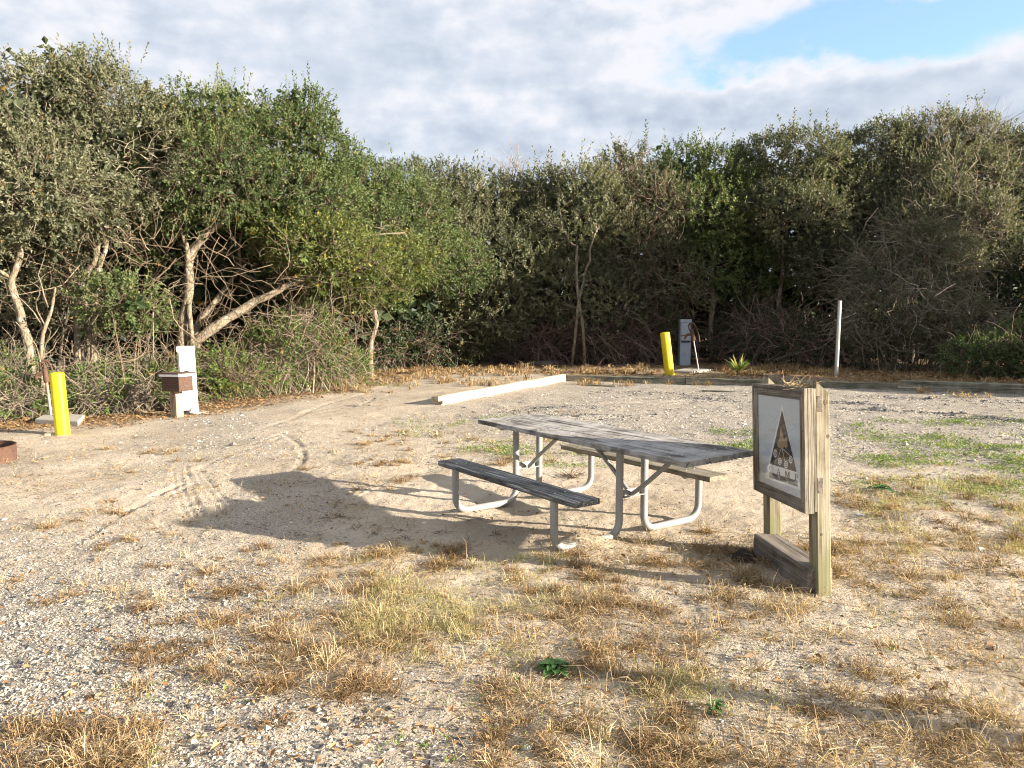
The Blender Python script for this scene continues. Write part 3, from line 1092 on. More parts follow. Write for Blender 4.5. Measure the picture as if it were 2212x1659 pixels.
tree('oak_tree', 'stout oak with a dark forked trunk rising straight behind the white pedestal', GL,
     [([(390, 885), (393, 725), (405, 659), (410, 603), (414, 545), (445, 505), (482, 478)], 15.8, [0.12, 0.105, 0.10, 0.09, 0.085, 0.07, 0.055]),
      ([(411, 600), (404, 560), (398, 520), (380, 470)], [15.8, 15.7, 15.6, 15.5], [0.05, 0.045, 0.04, 0.03])],
     [(400, 270, 15.8, 120, 80), (440, 370, 15.4, 140, 90), (505, 255, 16.2, 75, 48), (360, 410, 15.6, 100, 80), (340, 540, 16.6, 60, 45), (560, 250, 16.6, 60, 40)],
     LEAF_OAK, 88, seed=103, tone=(0.5, 0.3), shoots=1.6, twigs=620, holes=0.39)
tree('oak_tree', 'oak with a long trunk leaning far right over the gravel from behind the white pedestal', GL,
     [([(402, 885), (418, 752), (432, 733), (480, 699), (529, 666), (604, 622), (660, 602), (725, 578)], [15.9, 15.9, 15.9, 16, 16.2, 16.4, 16.6, 16.8], [0.13, 0.115, 0.11, 0.10, 0.09, 0.07, 0.05, 0.035]),
      ([(397, 870), (408, 740), (418, 720), (437, 689), (463, 656), (490, 620), (520, 580)], [16.2, 16.3, 16.4, 16.5, 16.6, 16.8, 17], [0.085, 0.08, 0.07, 0.06, 0.05, 0.035])],
     [(620, 300, 17, 105, 85), (690, 330, 17.4, 58, 100), (600, 420, 16.6, 140, 85), (700, 440, 17.4, 95, 80), (545, 360, 16.8, 90, 80), (560, 580, 18.0, 90, 40), (480, 560, 17.6, 50, 30), (660, 240, 17.4, 55, 40)],
     LEAF_OAK, 88, seed=104, tone=(0.45, 0.3), shoots=1.6, twigs=560, holes=0.31)
tree('oak_tree', 'low spreading oak of yellowish green leaves hanging right of the leaning trunk', GL,
     [([(640, 850), (650, 700), (665, 620), (690, 560), (720, 500)], [18.2, 18.0, 17.6, 17.2, 17.2], [0.07, 0.06, 0.05, 0.04, 0.03])],
     [(660, 515, 16.3, 110, 55), (740, 560, 17.2, 95, 55), (600, 490, 16.2, 70, 40), (800, 610, 18.4, 85, 45), (860, 560, 19.2, 85, 55)],
     LEAF_LIME, 88, seed=105, tone=(0.42, 0.35), shoots=0.4, twigs=380, holes=0.33)
tree('oak_tree', 'dark green oak filling the corner where left thicket meets the rear wall', GL,
     [([(800, 830), (810, 700), (815, 600), (820, 520)], 21.5, [0.09, 0.08, 0.06, 0.05])],
     [(790, 410, 21, 75, 62), (870, 450, 22, 100, 75), (800, 500, 20.5, 100, 70), (900, 540, 22.5, 95, 75), (760, 345, 21.5, 32, 30), (960, 560, 23.5, 90, 60)],
     LEAF_OAK, 62, far=True, seed=106, tone=(0.45, 0.3), shoots=1.0, twigs=420, holes=0.30, size=0.85)
for i, (pts, Y, lab) in enumerate([
        ([(88, 877), (94, 808), (96, 709), (108, 666), (120, 620)], 13.2, 'thin pale lichen covered trunk standing behind the left water hydrant'),
        ([(311, 860), (318, 760), (331, 709), (350, 660), (390, 620)], 16.6, 'dark leaning trunk in the shade between slender oak and stout oak'),
        ([(126, 870), (128, 775), (138, 720), (146, 659), (150, 590)], 15.6, 'dull short trunk half hidden between bent oak and slender oak')]):
    w = np.array([PD(u, v, Y) for u, v in pts])
    b = np.array([w[0, 0], w[0, 1], 0])
    e = thing('sapling', lab, 'tree', tuple(b), group='bare trunks in the left thicket')
    w[0, 2] = -0.05
    wood_tube('trunk', w - b, [0.04, 0.036, 0.03, 0.025, 0.015], e, [BARK, BARK_DARK, BARK_DARK][i], 7, 16, 0.05, 300 + i)
    for t in range(5):
        q = np.random.default_rng(500 + i * 9 + t)
        s = w[1 + t % 3]
        limb_to(e, s - b, s - b + np.array([q.normal(0, 0.5), q.normal(-0.1, 0.4), q.uniform(0.4, 1.1)]), 0.014, BARK if i == 0 else BARK_DARK, 700 + t, 8)
GS = 'shrubs in front of the left thicket'
shrub('leafy_shrub', 'round glossy green shrub hanging between the slender oak and the stout oak', GS,
      [(262, 640, 13.9, 78, 42), (300, 660, 14.1, 55, 30)], LEAF_OAK, 95, seed=121, stems=8, tone=(0.45, 0.3), twigs=120, holes=0.36)
shrub('vine_shrub', 'pointed mound of twiggy vines under the long leaning trunk, right of the brown box', GS,
      [(640, 745, 17.2, 95, 62), (700, 785, 18.2, 85, 40), (590, 770, 16.8, 60, 50), (655, 690, 17.4, 50, 45)], LEAF_VINE, 70, seed=122, stems=40, canes=900, cane_len=1.0, stem_mat=TWIG_PALE, tone=(0.45, 0.3), twigs=300, holes=0.36, cane_r=0.0065)
shrub('vine_shrub', 'low tangle of green vines around the foot of the white pedestal', GS,
      [(480, 800, 15.6, 90, 42), (420, 815, 15.2, 60, 32), (545, 815, 16.4, 60, 34)], LEAF_VINE, 55, seed=123, stems=30, canes=500, cane_len=0.9, stem_mat=TWIG, tone=(0.45, 0.3), holes=0.33, cane_r=0.006)
shrub('vine_shrub', 'knee high vine tangle between the left bollard and the brown box', GS,
      [(215, 845, 13.8, 95, 40), (300, 845, 14.1, 80, 42), (345, 825, 14.8, 50, 36), (260, 815, 14.8, 90, 30)], LEAF_VINE, 48, seed=124, stems=60, canes=1500, cane_len=0.9, stem_mat=TWIG_PALE, tone=(0.4, 0.3), holes=0.37, cane_r=0.006)
shrub('vine_shrub', 'twiggy vine tangle behind the left water hydrant at the frame edge', GS,
      [(40, 858, 13.2, 85, 46), (-60, 850, 12.9, 80, 56), (110, 858, 13.8, 50, 36), (0, 800, 13.5, 60, 40)], LEAF_VINE, 48, seed=125, stems=60, canes=1500, cane_len=0.9, stem_mat=TWIG_PALE, tone=(0.4, 0.3), holes=0.37, cane_r=0.006)
# dead interlaced branches in the shade between the left trunks: too many to count
e = thing('dead_branches', 'tangle of dead interlaced branches between the left trunks', 'branches', (-5.5, 15.5, 0))
q = np.random.default_rng(77)
n = 1000
p0 = np.array([PD(u, v, y) for u, v, y in zip(q.uniform(-60, 760, n), q.uniform(480, 780, n), q.uniform(13.6, 17.0, n))])
p0[:, 1] += np.clip((p0[:, 0] + 6.5) * 0.9, 0, 3)
d0 = q.normal(0, 1, (n, 3)) * np.array([1, 0.6, 0.8]) + np.array([0, 0, 0.2])
m_ = twigs_mesh('branches', twig_paths(p0, d0, q.uniform(0.4, 1.7, n), 7, 0.30, 0.03, 78) - np.array([-5.5, 15.5, 0]), 0.0085, 0.003, TWIG, e, 3)
e['kind'] = 'stuff'

# ------------------------------------------------------------------ the rear wall and the right mass
GM = 'trees of the rear thicket wall'
FT = dict(far=True, limbs=True, bark=BARK)
tree('thicket_tree', 'mid green tree of the rear wall nearest to the left thicket', GM,
     [([(915, 790), (920, 650), (930, 520), (925, 450)], 26.5, [0.10, 0.09, 0.07, 0.05])],
     [(880, 400, 26, 62, 42), (930, 470, 26, 90, 70), (960, 390, 27, 40, 42), (900, 600, 25.6, 90, 75), (960, 700, 25.8, 90, 75), (985, 470, 27, 55, 60)],
     LEAF_GREY, 52, seed=131, tone=(0.5, 0.3), shoots=1.4, twigs=330, holes=0.30, **FT)
tree('thicket_tree', 'grey green tree with a bare pale snag poking above its crown', GM,
     [([(1060, 790), (1070, 650), (1090, 560), (1095, 480), (1110, 420)], 26.8, [0.10, 0.09, 0.07, 0.05, 0.03])],
     [(1040, 425, 27, 85, 52), (1110, 440, 27.4, 70, 52), (1020, 520, 26, 100, 70), (1110, 560, 26, 90, 80), (1040, 650, 25.8, 110, 85), (1160, 470, 27, 50, 60)],
     LEAF_GREY, 52, seed=132, tone=(0.58, 0.3), shoots=1.2, twigs=560, twig_mat=TWIG_PALE, holes=0.32, **FT)
e = thing('bare_snag', 'leafless pale snag reaching above the middle of the rear thicket', 'dead tree', tuple(PD(1115, 800, 27.2) * np.array([1, 1, 0])))
b = np.array(e.location)
top = PD(1112, 395, 27.2)
wood_tube('trunk', [np.zeros(3), top * 0.6 - b * 0.6 + np.array([0.05, 0, 0]), top - b], [0.06, 0.045, 0.03], e, BARK_PALE, 6, 14, 0.08, 41)
q = np.random.default_rng(43)
n = 46
p0 = np.tile(top, (n, 1)) + np.stack([q.normal(0, 0.14, n), q.normal(0, 0.1, n), q.uniform(-0.5, 0.5, n)], -1)
PT = twig_paths(p0, np.stack([q.normal(0, 0.45, n), q.normal(0, 0.3, n), np.ones(n)], -1), q.uniform(0.5, 1.35, n), 7, 0.22, -0.02, 44)
twigs_mesh('twigs', PT - b, 0.013, 0.004, TWIG_PALE, e, 3)
tree('thicket_tree', 'tree with a forked pale trunk showing in the middle of the rear wall', GM,
     [([(1235, 720), (1252, 640), (1262, 590), (1275, 548), (1290, 500)], 25.4, [0.055, 0.05, 0.045, 0.04, 0.03]),
      ([(1262, 592), (1245, 560), (1230, 530), (1215, 500)], 25.4, [0.06, 0.05, 0.04, 0.03])],
     [(1190, 405, 27, 62, 42), (1260, 410, 26.6, 70, 52), (1230, 480, 26.4, 95, 62), (1310, 470, 26.6, 65, 70), (1200, 600, 26.4, 100, 70), (1290, 640, 26.6, 100, 80), (1330, 430, 27.4, 50, 55)],
     LEAF_GREY, 52, seed=133, tone=(0.62, 0.3), shoots=1.2, twigs=480, twig_mat=TWIG_PALE, holes=0.34, far=True, bark=BARK)
tree('thicket_tree', 'half leafless brownish tree of the rear wall left of the tall crowns', GM,
     [([(1400, 780), (1400, 650), (1405, 540), (1410, 470)], 27, [0.10, 0.09, 0.07, 0.05])],
     [(1360, 385, 27.4, 70, 58), (1420, 440, 26.8, 90, 70), (1370, 530, 26.6, 90, 75), (1440, 600, 26.8, 100, 80), (1480, 460, 27.6, 60, 70), (1345, 350, 27.6, 30, 34)],
     LEAF_GREY, 26, seed=134, tone=(0.5, 0.3), shoots=1.4, twigs=1500, twig_mat=TWIG, twig_len=1.0, holes=0.38, **FT)
tree('thicket_tree', 'dark green tree above the grey pedestal at the rear', GM,
     [([(1540, 780), (1535, 650), (1540, 540), (1530, 450)], 27.4, [0.10, 0.09, 0.07, 0.05])],
     [(1480, 375, 28, 75, 62), (1560, 370, 27.6, 75, 58), (1530, 460, 27, 95, 70), (1500, 560, 27.4, 95, 70), (1590, 580, 28, 95, 80), (1615, 400, 28.4, 50, 62)],
     LEAF_OAK, 52, seed=135, tone=(0.55, 0.3), shoots=1.3, twigs=300, holes=0.30, **FT)
tree('thicket_tree', 'greyish tree with dangling branch tips over the dark hollow in the rear wall', GM,
     [([(1690, 780), (1680, 700), (1690, 600), (1700, 480)], 27.4, [0.09, 0.08, 0.07, 0.05]),
      ([(1640, 780), (1645, 700), (1660, 620), (1690, 520)], 27.8, [0.08, 0.07, 0.06, 0.05])],
     [(1665, 345, 27.4, 70, 58), (1740, 350, 27, 80, 68), (1660, 440, 26.6, 75, 55), (1730, 460, 26.2, 100, 62), (1790, 560, 26.6, 90, 62), (1785, 400, 28.2, 55, 70)],
     LEAF_GREY, 52, seed=136, tone=(0.5, 0.3), shoots=1.2, twigs=420, holes=0.32, **FT)
tree('thicket_tree', 'bushy yellow flecked tree forming the shoulder of the tall right crown', GM,
     [([(1860, 790), (1870, 650), (1880, 520), (1890, 400)], 27.5, [0.10, 0.09, 0.08, 0.05])],
     [(1840, 350, 28, 85, 58), (1920, 325, 27.6, 90, 62), (1860, 430, 27.2, 105, 72), (1950, 420, 26.8, 90, 80)],
     LEAF_GREY, 52, seed=137, tone=(0.55, 0.35), shoots=1.2, twigs=700, twig_mat=TWIG_PALE, holes=0.32, **FT)
tree('thicket_tree', 'tallest tree at the right with a domed crown laced with tan vines', GM,
     [([(2060, 800), (2050, 650), (2045, 560), (2030, 420)], 26.4, [0.12, 0.10, 0.09, 0.06])],
     [(2020, 318, 27.6, 110, 66), (2110, 312, 27.2, 85, 58), (2070, 400, 26.4, 115, 85), (2010, 480, 25.6, 105, 75), (2110, 500, 25.2, 85, 90)],
     LEAF_GREY, 52, seed=138, tone=(0.58, 0.35), shoots=1.1, twigs=2600, twig_mat=TWIG_PALE, twig_len=1.2, holes=0.33, **FT)
tree('thicket_tree', 'shaded tree cut by the right edge of the photograph', GM,
     [([(2230, 830), (2230, 650), (2235, 500), (2230, 400)], 25.5, [0.11, 0.10, 0.08, 0.06])],
     [(2200, 345, 27, 75, 66), (2230, 450, 26, 85, 100), (2190, 610, 24.6, 70, 95), (2270, 640, 24.2, 80, 130)],
     LEAF_DARK, 52, seed=139, tone=(0.5, 0.3), shoots=0.9, twigs=400, holes=0.30, **FT)
GB = 'bushes along the foot of the rear wall'
shrub('twiggy_bush', 'big twiggy bush with tan vines swelling forward right of the metal post', GB,
      [(1960, 640, 24.0, 110, 90), (2020, 560, 24.4, 100, 80), (1900, 700, 24.0, 85, 75), (2060, 700, 23.4, 90, 80), (1880, 590, 25.0, 70, 60)], LEAF_GREY, 60, far=True, seed=151, stems=60, canes=1700, cane_len=1.4,
      stem_mat=TWIG_PALE, tone=(0.6, 0.35), twigs=700, holes=0.34, size=0.8, cane_r=0.008)
shrub('leafy_bush', 'leafy green bush low at the right edge behind the timber', GB,
      [(2120, 765, 21.0, 80, 42), (2190, 740, 21.4, 60, 60), (2260, 765, 20.6, 80, 60)], LEAF_OAK, 60, far=True, seed=152, stems=24, canes=260, stem_mat=TWIG, tone=(0.4, 0.3), holes=0.30, size=0.75)
shrub('bramble_bush', 'mound of reddish arching brambles behind the concrete slab', GB,
      [(1180, 728, 27.3, 120, 58), (1290, 720, 27.2, 110, 70), (1100, 752, 27.3, 70, 34)], LEAF_DARK, 12, far=True, seed=153, stems=60, canes=1900, cane_len=1.7,
      stem_mat=TWIG_RED, tone=(0.4, 0.3), holes=0.42, cane_r=0.014, core=True, shoots=0)
shrub('bramble_bush', 'mound of brown brambles with green tips behind the yellow bollard and pedestal', GB,
      [(1400, 718, 27.8, 95, 66), (1330, 688, 28, 70, 50)], LEAF_VINE, 20, far=True, seed=154, stems=40, canes=1200, cane_len=1.5,
      stem_mat=TWIG_RED, tone=(0.35, 0.3), holes=0.38, cane_r=0.014, shoots=0.3)
shrub('bramble_bush', 'mound of brown brambles between the grey pedestal and the metal post', GB,
      [(1600, 728, 27.8, 90, 58), (1690, 730, 26.4, 95, 60), (1640, 688, 28, 70, 45), (1780, 745, 25.4, 80, 46)], LEAF_DARK, 26, far=True, seed=155, stems=50, canes=1700, cane_len=1.4,
      stem_mat=TWIG_RED, tone=(0.55, 0.35), holes=0.36, cane_r=0.013, shoots=0.3)
shrub('low_thorn_bush', 'dark low bush in the shade left of the concrete slab', GB,
      [(880, 730, 24.6, 95, 55), (980, 745, 25.8, 90, 45), (820, 745, 23.2, 60, 50)], LEAF_DARK, 45, far=True, seed=156, stems=30, canes=600, cane_len=1.1,
      stem_mat=TWIG_RED, tone=(0.45, 0.3), holes=0.30)

# the depth of the wood behind, read as one dark mass, plus added shade foliage
e = thing('thicket_and_shade_casters', 'dense dark wood behind the front trees, plus unseen foliage added at right for shade', 'wood', (0, 30, 0))
e['kind'] = 'stuff'
wb = []
for u, v, Y, ru, rv in [(-250, 480, 17, 240, 230), (60, 520, 17.5, 220, 220), (330, 520, 18.5, 220, 210), (560, 560, 20.5, 160, 150), (760, 600, 24, 120, 140), (60, 380, 18, 150, 90), (380, 410, 19, 170, 90),
                        (900, 600, 29, 130, 150), (1060, 590, 30, 140, 160), (1230, 590, 30, 140, 170), (1400, 570, 31, 140, 190), (1560, 560, 31.5, 140, 190), (1720, 560, 31, 140, 190),
                        (1880, 560, 31, 160, 200), (2060, 550, 31, 170, 210), (2240, 550, 30, 160, 210)]:
    wb.append(blob(u, v, Y, ru, rv, 1.6))
for x, y, h in [(19.0, 21.6, 3.6), (22.5, 20.3, 3.8), (26, 19.0, 3.8), (30, 17.6, 4.0), (34, 16.2, 4.4)]:  # unseen thicket row continuing out to the right, added to shade the wall's foot
    wb.append((np.array([x, y, h * 0.5]), np.array([2.2, 1.9, h * 0.55])))
wb += [(np.array([21.0, 19.2, 7.2]), np.array([2.2, 1.3, 1.2])), (np.array([17.6, 16.4, 1.5]), np.array([1.7, 1.2, 1.7])), (np.array([20.6, 15.4, 1.9]), np.array([2.0, 1.2, 2.0]))]  # unseen trunkless crown and low clumps, shaped to throw shade on the rear wall
P, N = shell(wb, 13.0, 888, 0.25, inner=0.5, back=-1.0)
q = np.random.default_rng(5)
Qs = place_sprigs(SPR_BACK, P, N + q.normal(0, 0.6, P.shape) + np.array([0, 0, 0.3]), q.uniform(0.8, 1.3, len(P)), np.clip(0.25 + q.normal(0, 0.12, len(P)), 0, 1))
mesh_np('foliage', Qs[0] - np.array([0, 30, 0]), Qs[1], LEAF_DARK, e, False, {'tone': Qs[2]}, 'stuff')
CNT['n'] += len(Qs[0]) // 2
twigs_mesh('stems', Qs[3] - np.array([0, 30, 0]), 0.02, 0.008, TWIG, e, 3)
n = 90
x = q.uniform(-12, 14, n)
pts = []
for i in range(n):
    u = q.uniform(-150, 2300)
    Y = np.interp(u, [-150, 350, 760, 1000, 1700, 2300], [15.5, 17.5, 24, 28, 29, 24]) + q.uniform(0, 1.5)
    f = PD(u, 800, Y)
    f[2] = -0.05
    lean = q.normal(0, 0.5, 2)
    pts.append(spline([f, f + np.array([lean[0] * 0.4, lean[1] * 0.3, 1.2]), f + np.array([lean[0], lean[1], 2.6]), f + np.array([lean[0] * 2, lean[1], 4.0])], 9))
twigs_mesh('stems', np.array(pts) - np.array([0, 30, 0]), 0.07, 0.02, BARK_DARK, e, 6)
print('veg tris', CNT['n'])

# ------------------------------------------------------------------ picnic table
def place_on_ground(u, v):
    p = G(u, v)
    return np.array([p[0], p[1], gz(p[0], p[1])])


T = thing('picnic_table', 'weathered grey picnic table on bent steel pipe legs beside the sign', 'picnic table', (0.563, 6.625, 0.0), (0, 0, -0.945))
SL, SR, BL, BR, S0, S1, WT, ZT = -1.006, 1.564, -0.949, 0.967, 0.685, -0.706, 0.366, 0.785
TA, TB, BI, BW = 0.803, 0.138, 0.605, 0.235


def plank(name, mat, s0, s1, t0, t1, ztop, th, parent, seed):
    q = np.random.default_rng(seed)
    n = 14
    mb = MB()
    ss = np.linspace(s0, s1, n)
    V = []
    for s in ss:
        dz, dt = q.normal(0, 0.0012), q.normal(0, 0.0012)
        c = 0.004
        prof = [(t0, ztop - th), (t1, ztop - th), (t1, ztop - c), (t1 - c, ztop), (t0 + c, ztop), (t0, ztop - c)]
        V += [(s, a + dt, b + dz) for a, b in prof]
    m = 6
    F = [[i * m + j, i * m + (j + 1) % m, (i + 1) * m + (j + 1) % m, (i + 1) * m + j] for i in range(n - 1) for j in range(m)]
    mb.raw(V, [np.array(F), np.arange(m)[::-1][None], ((n - 1) * m + np.arange(m))[None]])
    return mb.build(name, mat, parent)


g = 0.011
pw = (2 * WT - 2 * g) / 3
for i in range(3):
    t0 = -WT + i * (pw + g)
    plank('top_plank', TABLE_WOOD, SL + [0, 0.004, -0.003][i], SR + [0.0, 0.005, -0.006][i], t0, t0 + pw, ZT + [0, 0.002, 0.001][i], 0.04, T, 61 + i)
o = plank('seat', BENCH_WOOD, BL, BR, -BI - BW, -BI, 0.45, 0.042, T, 71)
o['label'] = 'front seat plank, dark with pale flaking specks'
o = plank('seat', BENCH_WOOD_B, BL, BR, BI, BI + BW, 0.45, 0.042, T, 72)
o['label'] = 'back seat plank, brown with mossy end'
PR = 0.0305


def u_pipe(s, sg):
    R0 = 0.125
    z0 = 0.026
    pts = [(s, sg * TA, 0.405)]
    for a in np.linspace(0, np.pi / 2, 9):
        pts.append((s, sg * (TA - R0 * (1 - math.cos(a))), z0 + R0 * (1 - math.sin(a))))
    for a in np.linspace(np.pi / 2, 0, 9):
        pts.append((s, sg * (TB + R0 * (1 - math.cos(a))), z0 + R0 * (1 - math.sin(a))))
    pts.append((s, sg * TB, ZT - 0.045))
    return pts


for s in (S0, S1):
    for sg in (-1, 1):
        MB().tube(u_pipe(s, sg), PR, 14).build('leg', GALV, T, True)
    # bracket between the two inner uprights
    mb = MB().box((s - 0.018, -TB + 0.02, 0.335), (s - 0.012, TB - 0.02, 0.385), 0)
    mb.box((s - 0.018, -TB + 0.02, 0.329), (s + 0.024, TB - 0.02, 0.335), 0)
    mb.build('bracket', GALV, T)
    # angle cleats under top and seats
    k_ = s - 0.075
    poly = [(-0.33, ZT - 0.041), (0.33, ZT - 0.041), (0.25, ZT - 0.085), (-0.25, ZT - 0.085)]
    MB().prism(poly, 0, k_ - 0.003, k_ + 0.003).box((k_ + 0.0035, -0.33, ZT - 0.046), (k_ + 0.045, 0.33, ZT - 0.041)).build('cleat', GALV, T)
    for sg in (-1, 1):
        c = sg * (BI + BW / 2)
        poly = [(c - 0.10, 0.407), (c + 0.10, 0.407), (c + 0.05, 0.370), (c - 0.05, 0.370)]
        MB().prism(poly, 0, k_ + 0.02, k_ + 0.026).box((k_ + 0.0265, c - 0.10, 0.402), (k_ + 0.065, c + 0.10, 0.407)).build('cleat', GALV, T)
BRR = 0.0185
MB().tube([(S0 - 0.02, 0, 0.345), (S0 - 0.2, 0, 0.49), (0.16, 0, ZT - 0.05), (0.10, 0, ZT - 0.045)], BRR, 10).build('brace', GALV, T, True)
MB().tube([(S1 + 0.02, 0, 0.345), (S1 + 0.2, 0, 0.49), (-0.18, 0, ZT - 0.05), (-0.12, 0, ZT - 0.045)], BRR, 10).build('brace', GALV, T, True)
MB().tube([(S0 + 0.0, 0.0, 0.345), (S0 + 0.12, 0.0, 0.43), (S0 + 0.36, 0, 0.63), (S0 + 0.46, 0, 0.70), (S0 + 0.56, 0, ZT - 0.062), (S0 + 0.74, 0, ZT - 0.055)], BRR, 10, 24).build('brace', GALV, T, True)
mb = MB()
for s in (S0 - 0.05, S1 - 0.05, 0.13, -0.15, 1.36):
    for i in range(3):
        c = -WT + i * (pw + g) + pw / 2
        for dt in (-0.065, 0.065):
            mb.lathe([(0.011, ZT + 0.0), (0.0095, ZT + 0.004), (0.004, ZT + 0.006)], 8, (s, c + dt, 0.0))
for s in (S0 - 0.03, S1 - 0.03):
    for sg in (-1, 1):
        for dt in (-0.05, 0.05):
            mb.lathe([(0.010, 0.449), (0.008, 0.454), (0.004, 0.456)], 8, (s, sg * (BI + BW / 2) + dt, 0))
mb.build('bolts', BOLT, T, True, kind='stuff')

# ------------------------------------------------------------------ camp host sign
KNOT = wood('knot_wood', (0.10, 0.065, 0.035), (0.21, 0.145, 0.085), (0.29, 0.21, 0.13), 2, 0.8, 0.3)
SG = thing('camp_sign', 'weathered wooden camp host sign on two posts', 'sign', (1.935, 4.713, gz(1.935, 4.713) - 0.01), (-0.059, -0.023, 0.045))
L, ZB, HH, DD, Y0, SP, PT_, PDp, PWp = 0.914, 0.535, 0.791, 0.075, -0.014, 0.798, 1.369, 0.128, 0.086


def sign_post(y, mat, lab=None):
    mb = MB()
    n = 9
    V = []
    q = np.random.default_rng(int(y * 100) + 7)
    # profile seen along x is (y,z); top is cut on a slope that falls away to the right side
    zs = np.concatenate([np.linspace(-0.35, PT_ - 0.10, n - 1), [PT_ - 0.08]])
    c = 0.004
    for i, z in enumerate(zs):
        w = q.normal(0, 0.0012, 2)
        P = [(c, 0), (PWp - c, 0), (PWp, c), (PWp, PDp - c), (PWp - c, PDp), (c, PDp), (0, PDp - c), (0, c)]
        for a, b in P:
            zz = z
            if i == n - 1:
                zz = PT_ - max(0.0, (a - 0.028) / (PWp - 0.028)) * 0.085
            V.append((a + w[0], y + b + w[1], zz))
    m = 8
    F = [[i * m + j, i * m + (j + 1) % m, (i + 1) * m + (j + 1) % m, (i + 1) * m + j] for i in range(n - 1) for j in range(m)]
    mb.raw(V, [np.array(F), np.arange(m)[::-1][None]])
    # sloping cap split in two planes
    t = [(n - 1) * m + j for j in range(m)]
    mb2 = np.array([t])
    mb.f.setdefault(8, []).append(mb2)
    o = mb.build('post', mat, SG)
    if lab:
        o['label'] = lab
    return o


sign_post(0.0, POST_WOOD, 'near post with green stains and notched rails')
for x_, z_, rx_, rz_ in ((0.064, 1.235, 0.012, 0.017), (0.073, 1.02, 0.010, 0.015), (0.030, 0.40, 0.006, 0.008)):
    a_ = np.linspace(0, 2 * np.pi, 15)[:-1]
    MB().prism([(x_ + rx_ * math.cos(t), z_ + rz_ * math.sin(t)) for t in a_], 1, -0.0016, 0.004).build('knot', KNOT, SG)
    MB().prism([(x_ + rx_ * 0.4 * math.cos(t), z_ + rz_ * 0.4 * math.sin(t)) for t in a_], 1, -0.0024, 0.003).build('knot', BLOCK_WOOD, SG)
sign_post(SP, POST_WOOD, 'far post half hidden by the board')
# rails housed in the posts: their end grain shows on the near post
for z, zz in ((ZB + 0.125, 0.10), (ZB + 0.64, 0.10)):
    MB().box((0.004, -0.0025, z), (0.042, SP + PDp + 0.01, z + zz), 0.003).build('rail', BLOCK_WOOD, SG)
# backing box and frame
bw, bwz, mit = 0.085, 0.078, 0.0
x0, x1 = -DD, -0.002
yA, yB = Y0, Y0 + L
# side boards of the box (thickness seen edge on)
MB().box((x0 + 0.016, yA, ZB), (x1 - 0.022, yA + 0.022, ZB + HH), 0.002).build('box_side', SIGN_WOOD_Z, SG)
MB().box((x1 - 0.019, yA + 0.004, ZB + 0.01), (x1, yA + 0.030, ZB + HH - 0.004), 0.002).build('box_side', SIGN_WOOD_Z, SG)
MB().box((x0 + 0.016, yB - 0.022, ZB), (x1, yB, ZB + HH), 0.002).build('box_side', SIGN_WOOD_Z, SG)
MB().box((x0 + 0.016, yA + 0.0235, ZB + HH - 0.022), (x1, yB - 0.0235, ZB + HH), 0.002).build('box_side', SIGN_WOOD, SG)
MB().box((x0 + 0.016, yA + 0.0235, ZB), (x1, yB - 0.0235, ZB + 0.022), 0.002).build('box_side', SIGN_WOOD, SG)
MB().box((x1 - 0.010, yA + 0.031, ZB + 0.0235), (x1 - 0.002, yB - 0.0235, ZB + HH - 0.0235)).build('back_board', SIGN_WOOD_Z, SG)


def mitre(poly, mat):
    MB().prism(poly, 0, x0, x0 + 0.0145).build('frame_board', mat, SG)


e_ = 0.001
mitre([(yA + e_, ZB + e_), (yA + e_, ZB + HH - e_), (yA + bw, ZB + HH - bwz), (yA + bw, ZB + bwz)], SIGN_WOOD_Z)
mitre([(yB - e_, ZB + e_), (yB - e_, ZB + HH - e_), (yB - bw, ZB + HH - bwz), (yB - bw, ZB + bwz)], SIGN_WOOD_Z)
mitre([(yA + 2 * e_, ZB), (yB - 2 * e_, ZB), (yB - bw - e_, ZB + bwz - e_), (yA + bw + e_, ZB + bwz - e_)], SIGN_WOOD)
mitre([(yA + 2 * e_, ZB + HH), (yB - 2 * e_, ZB + HH), (yB - bw - e_, ZB + HH - bwz + e_), (yA + bw + e_, ZB + HH - bwz + e_)], SIGN_WOOD)
# a proud outer rim round the front
rm = 0.022
for lo, hi, mt in (((x0 - 0.007, yA, ZB), (x0 - 0.0005, yA + rm, ZB + HH), SIGN_WOOD_Z), ((x0 - 0.007, yB - rm, ZB), (x0 - 0.0005, yB, ZB + HH), SIGN_WOOD_Z),
                   ((x0 - 0.0065, yA + rm + 0.001, ZB), (x0 - 0.0005, yB - rm - 0.001, ZB + rm), SIGN_WOOD), ((x0 - 0.0065, yA + rm + 0.001, ZB + HH - rm), (x0 - 0.0005, yB - rm - 0.001, ZB + HH), SIGN_WOOD)):
    MB().box(lo, hi, 0.002).build('rim', mt, SG)
PAPER = plain('faded_print', (0.62, 0.655, 0.69), 0.6, 0, 0.08, 5, stain=(0.52, 0.53, 0.53), stain_lo=0.62)
PRINT_DARK = plain('print_dark', (0.050, 0.046, 0.042), 0.6, 0, 0.1, 6)
PRINT_WHITE = plain('print_white', (0.86, 0.86, 0.85), 0.6, 0, 0.03, 6)
PRINT_BROWN = plain('print_brown', (0.155, 0.098, 0.040), 0.6, 0, 0.1, 6)
PRINT_TAN = plain('print_tan', (0.46, 0.33, 0.20), 0.6, 0, 0.1, 6)
PX = x0 + 0.010
poster = MB().box((PX, yA + 0.05, ZB + 0.05), (PX + 0.006, yB - 0.05, ZB + HH - 0.05)).build('poster', PAPER, SG)
SGM = Matrix.LocRotScale(SG.location, SG.rotation_euler, None)
SGI = SGM.inverted()


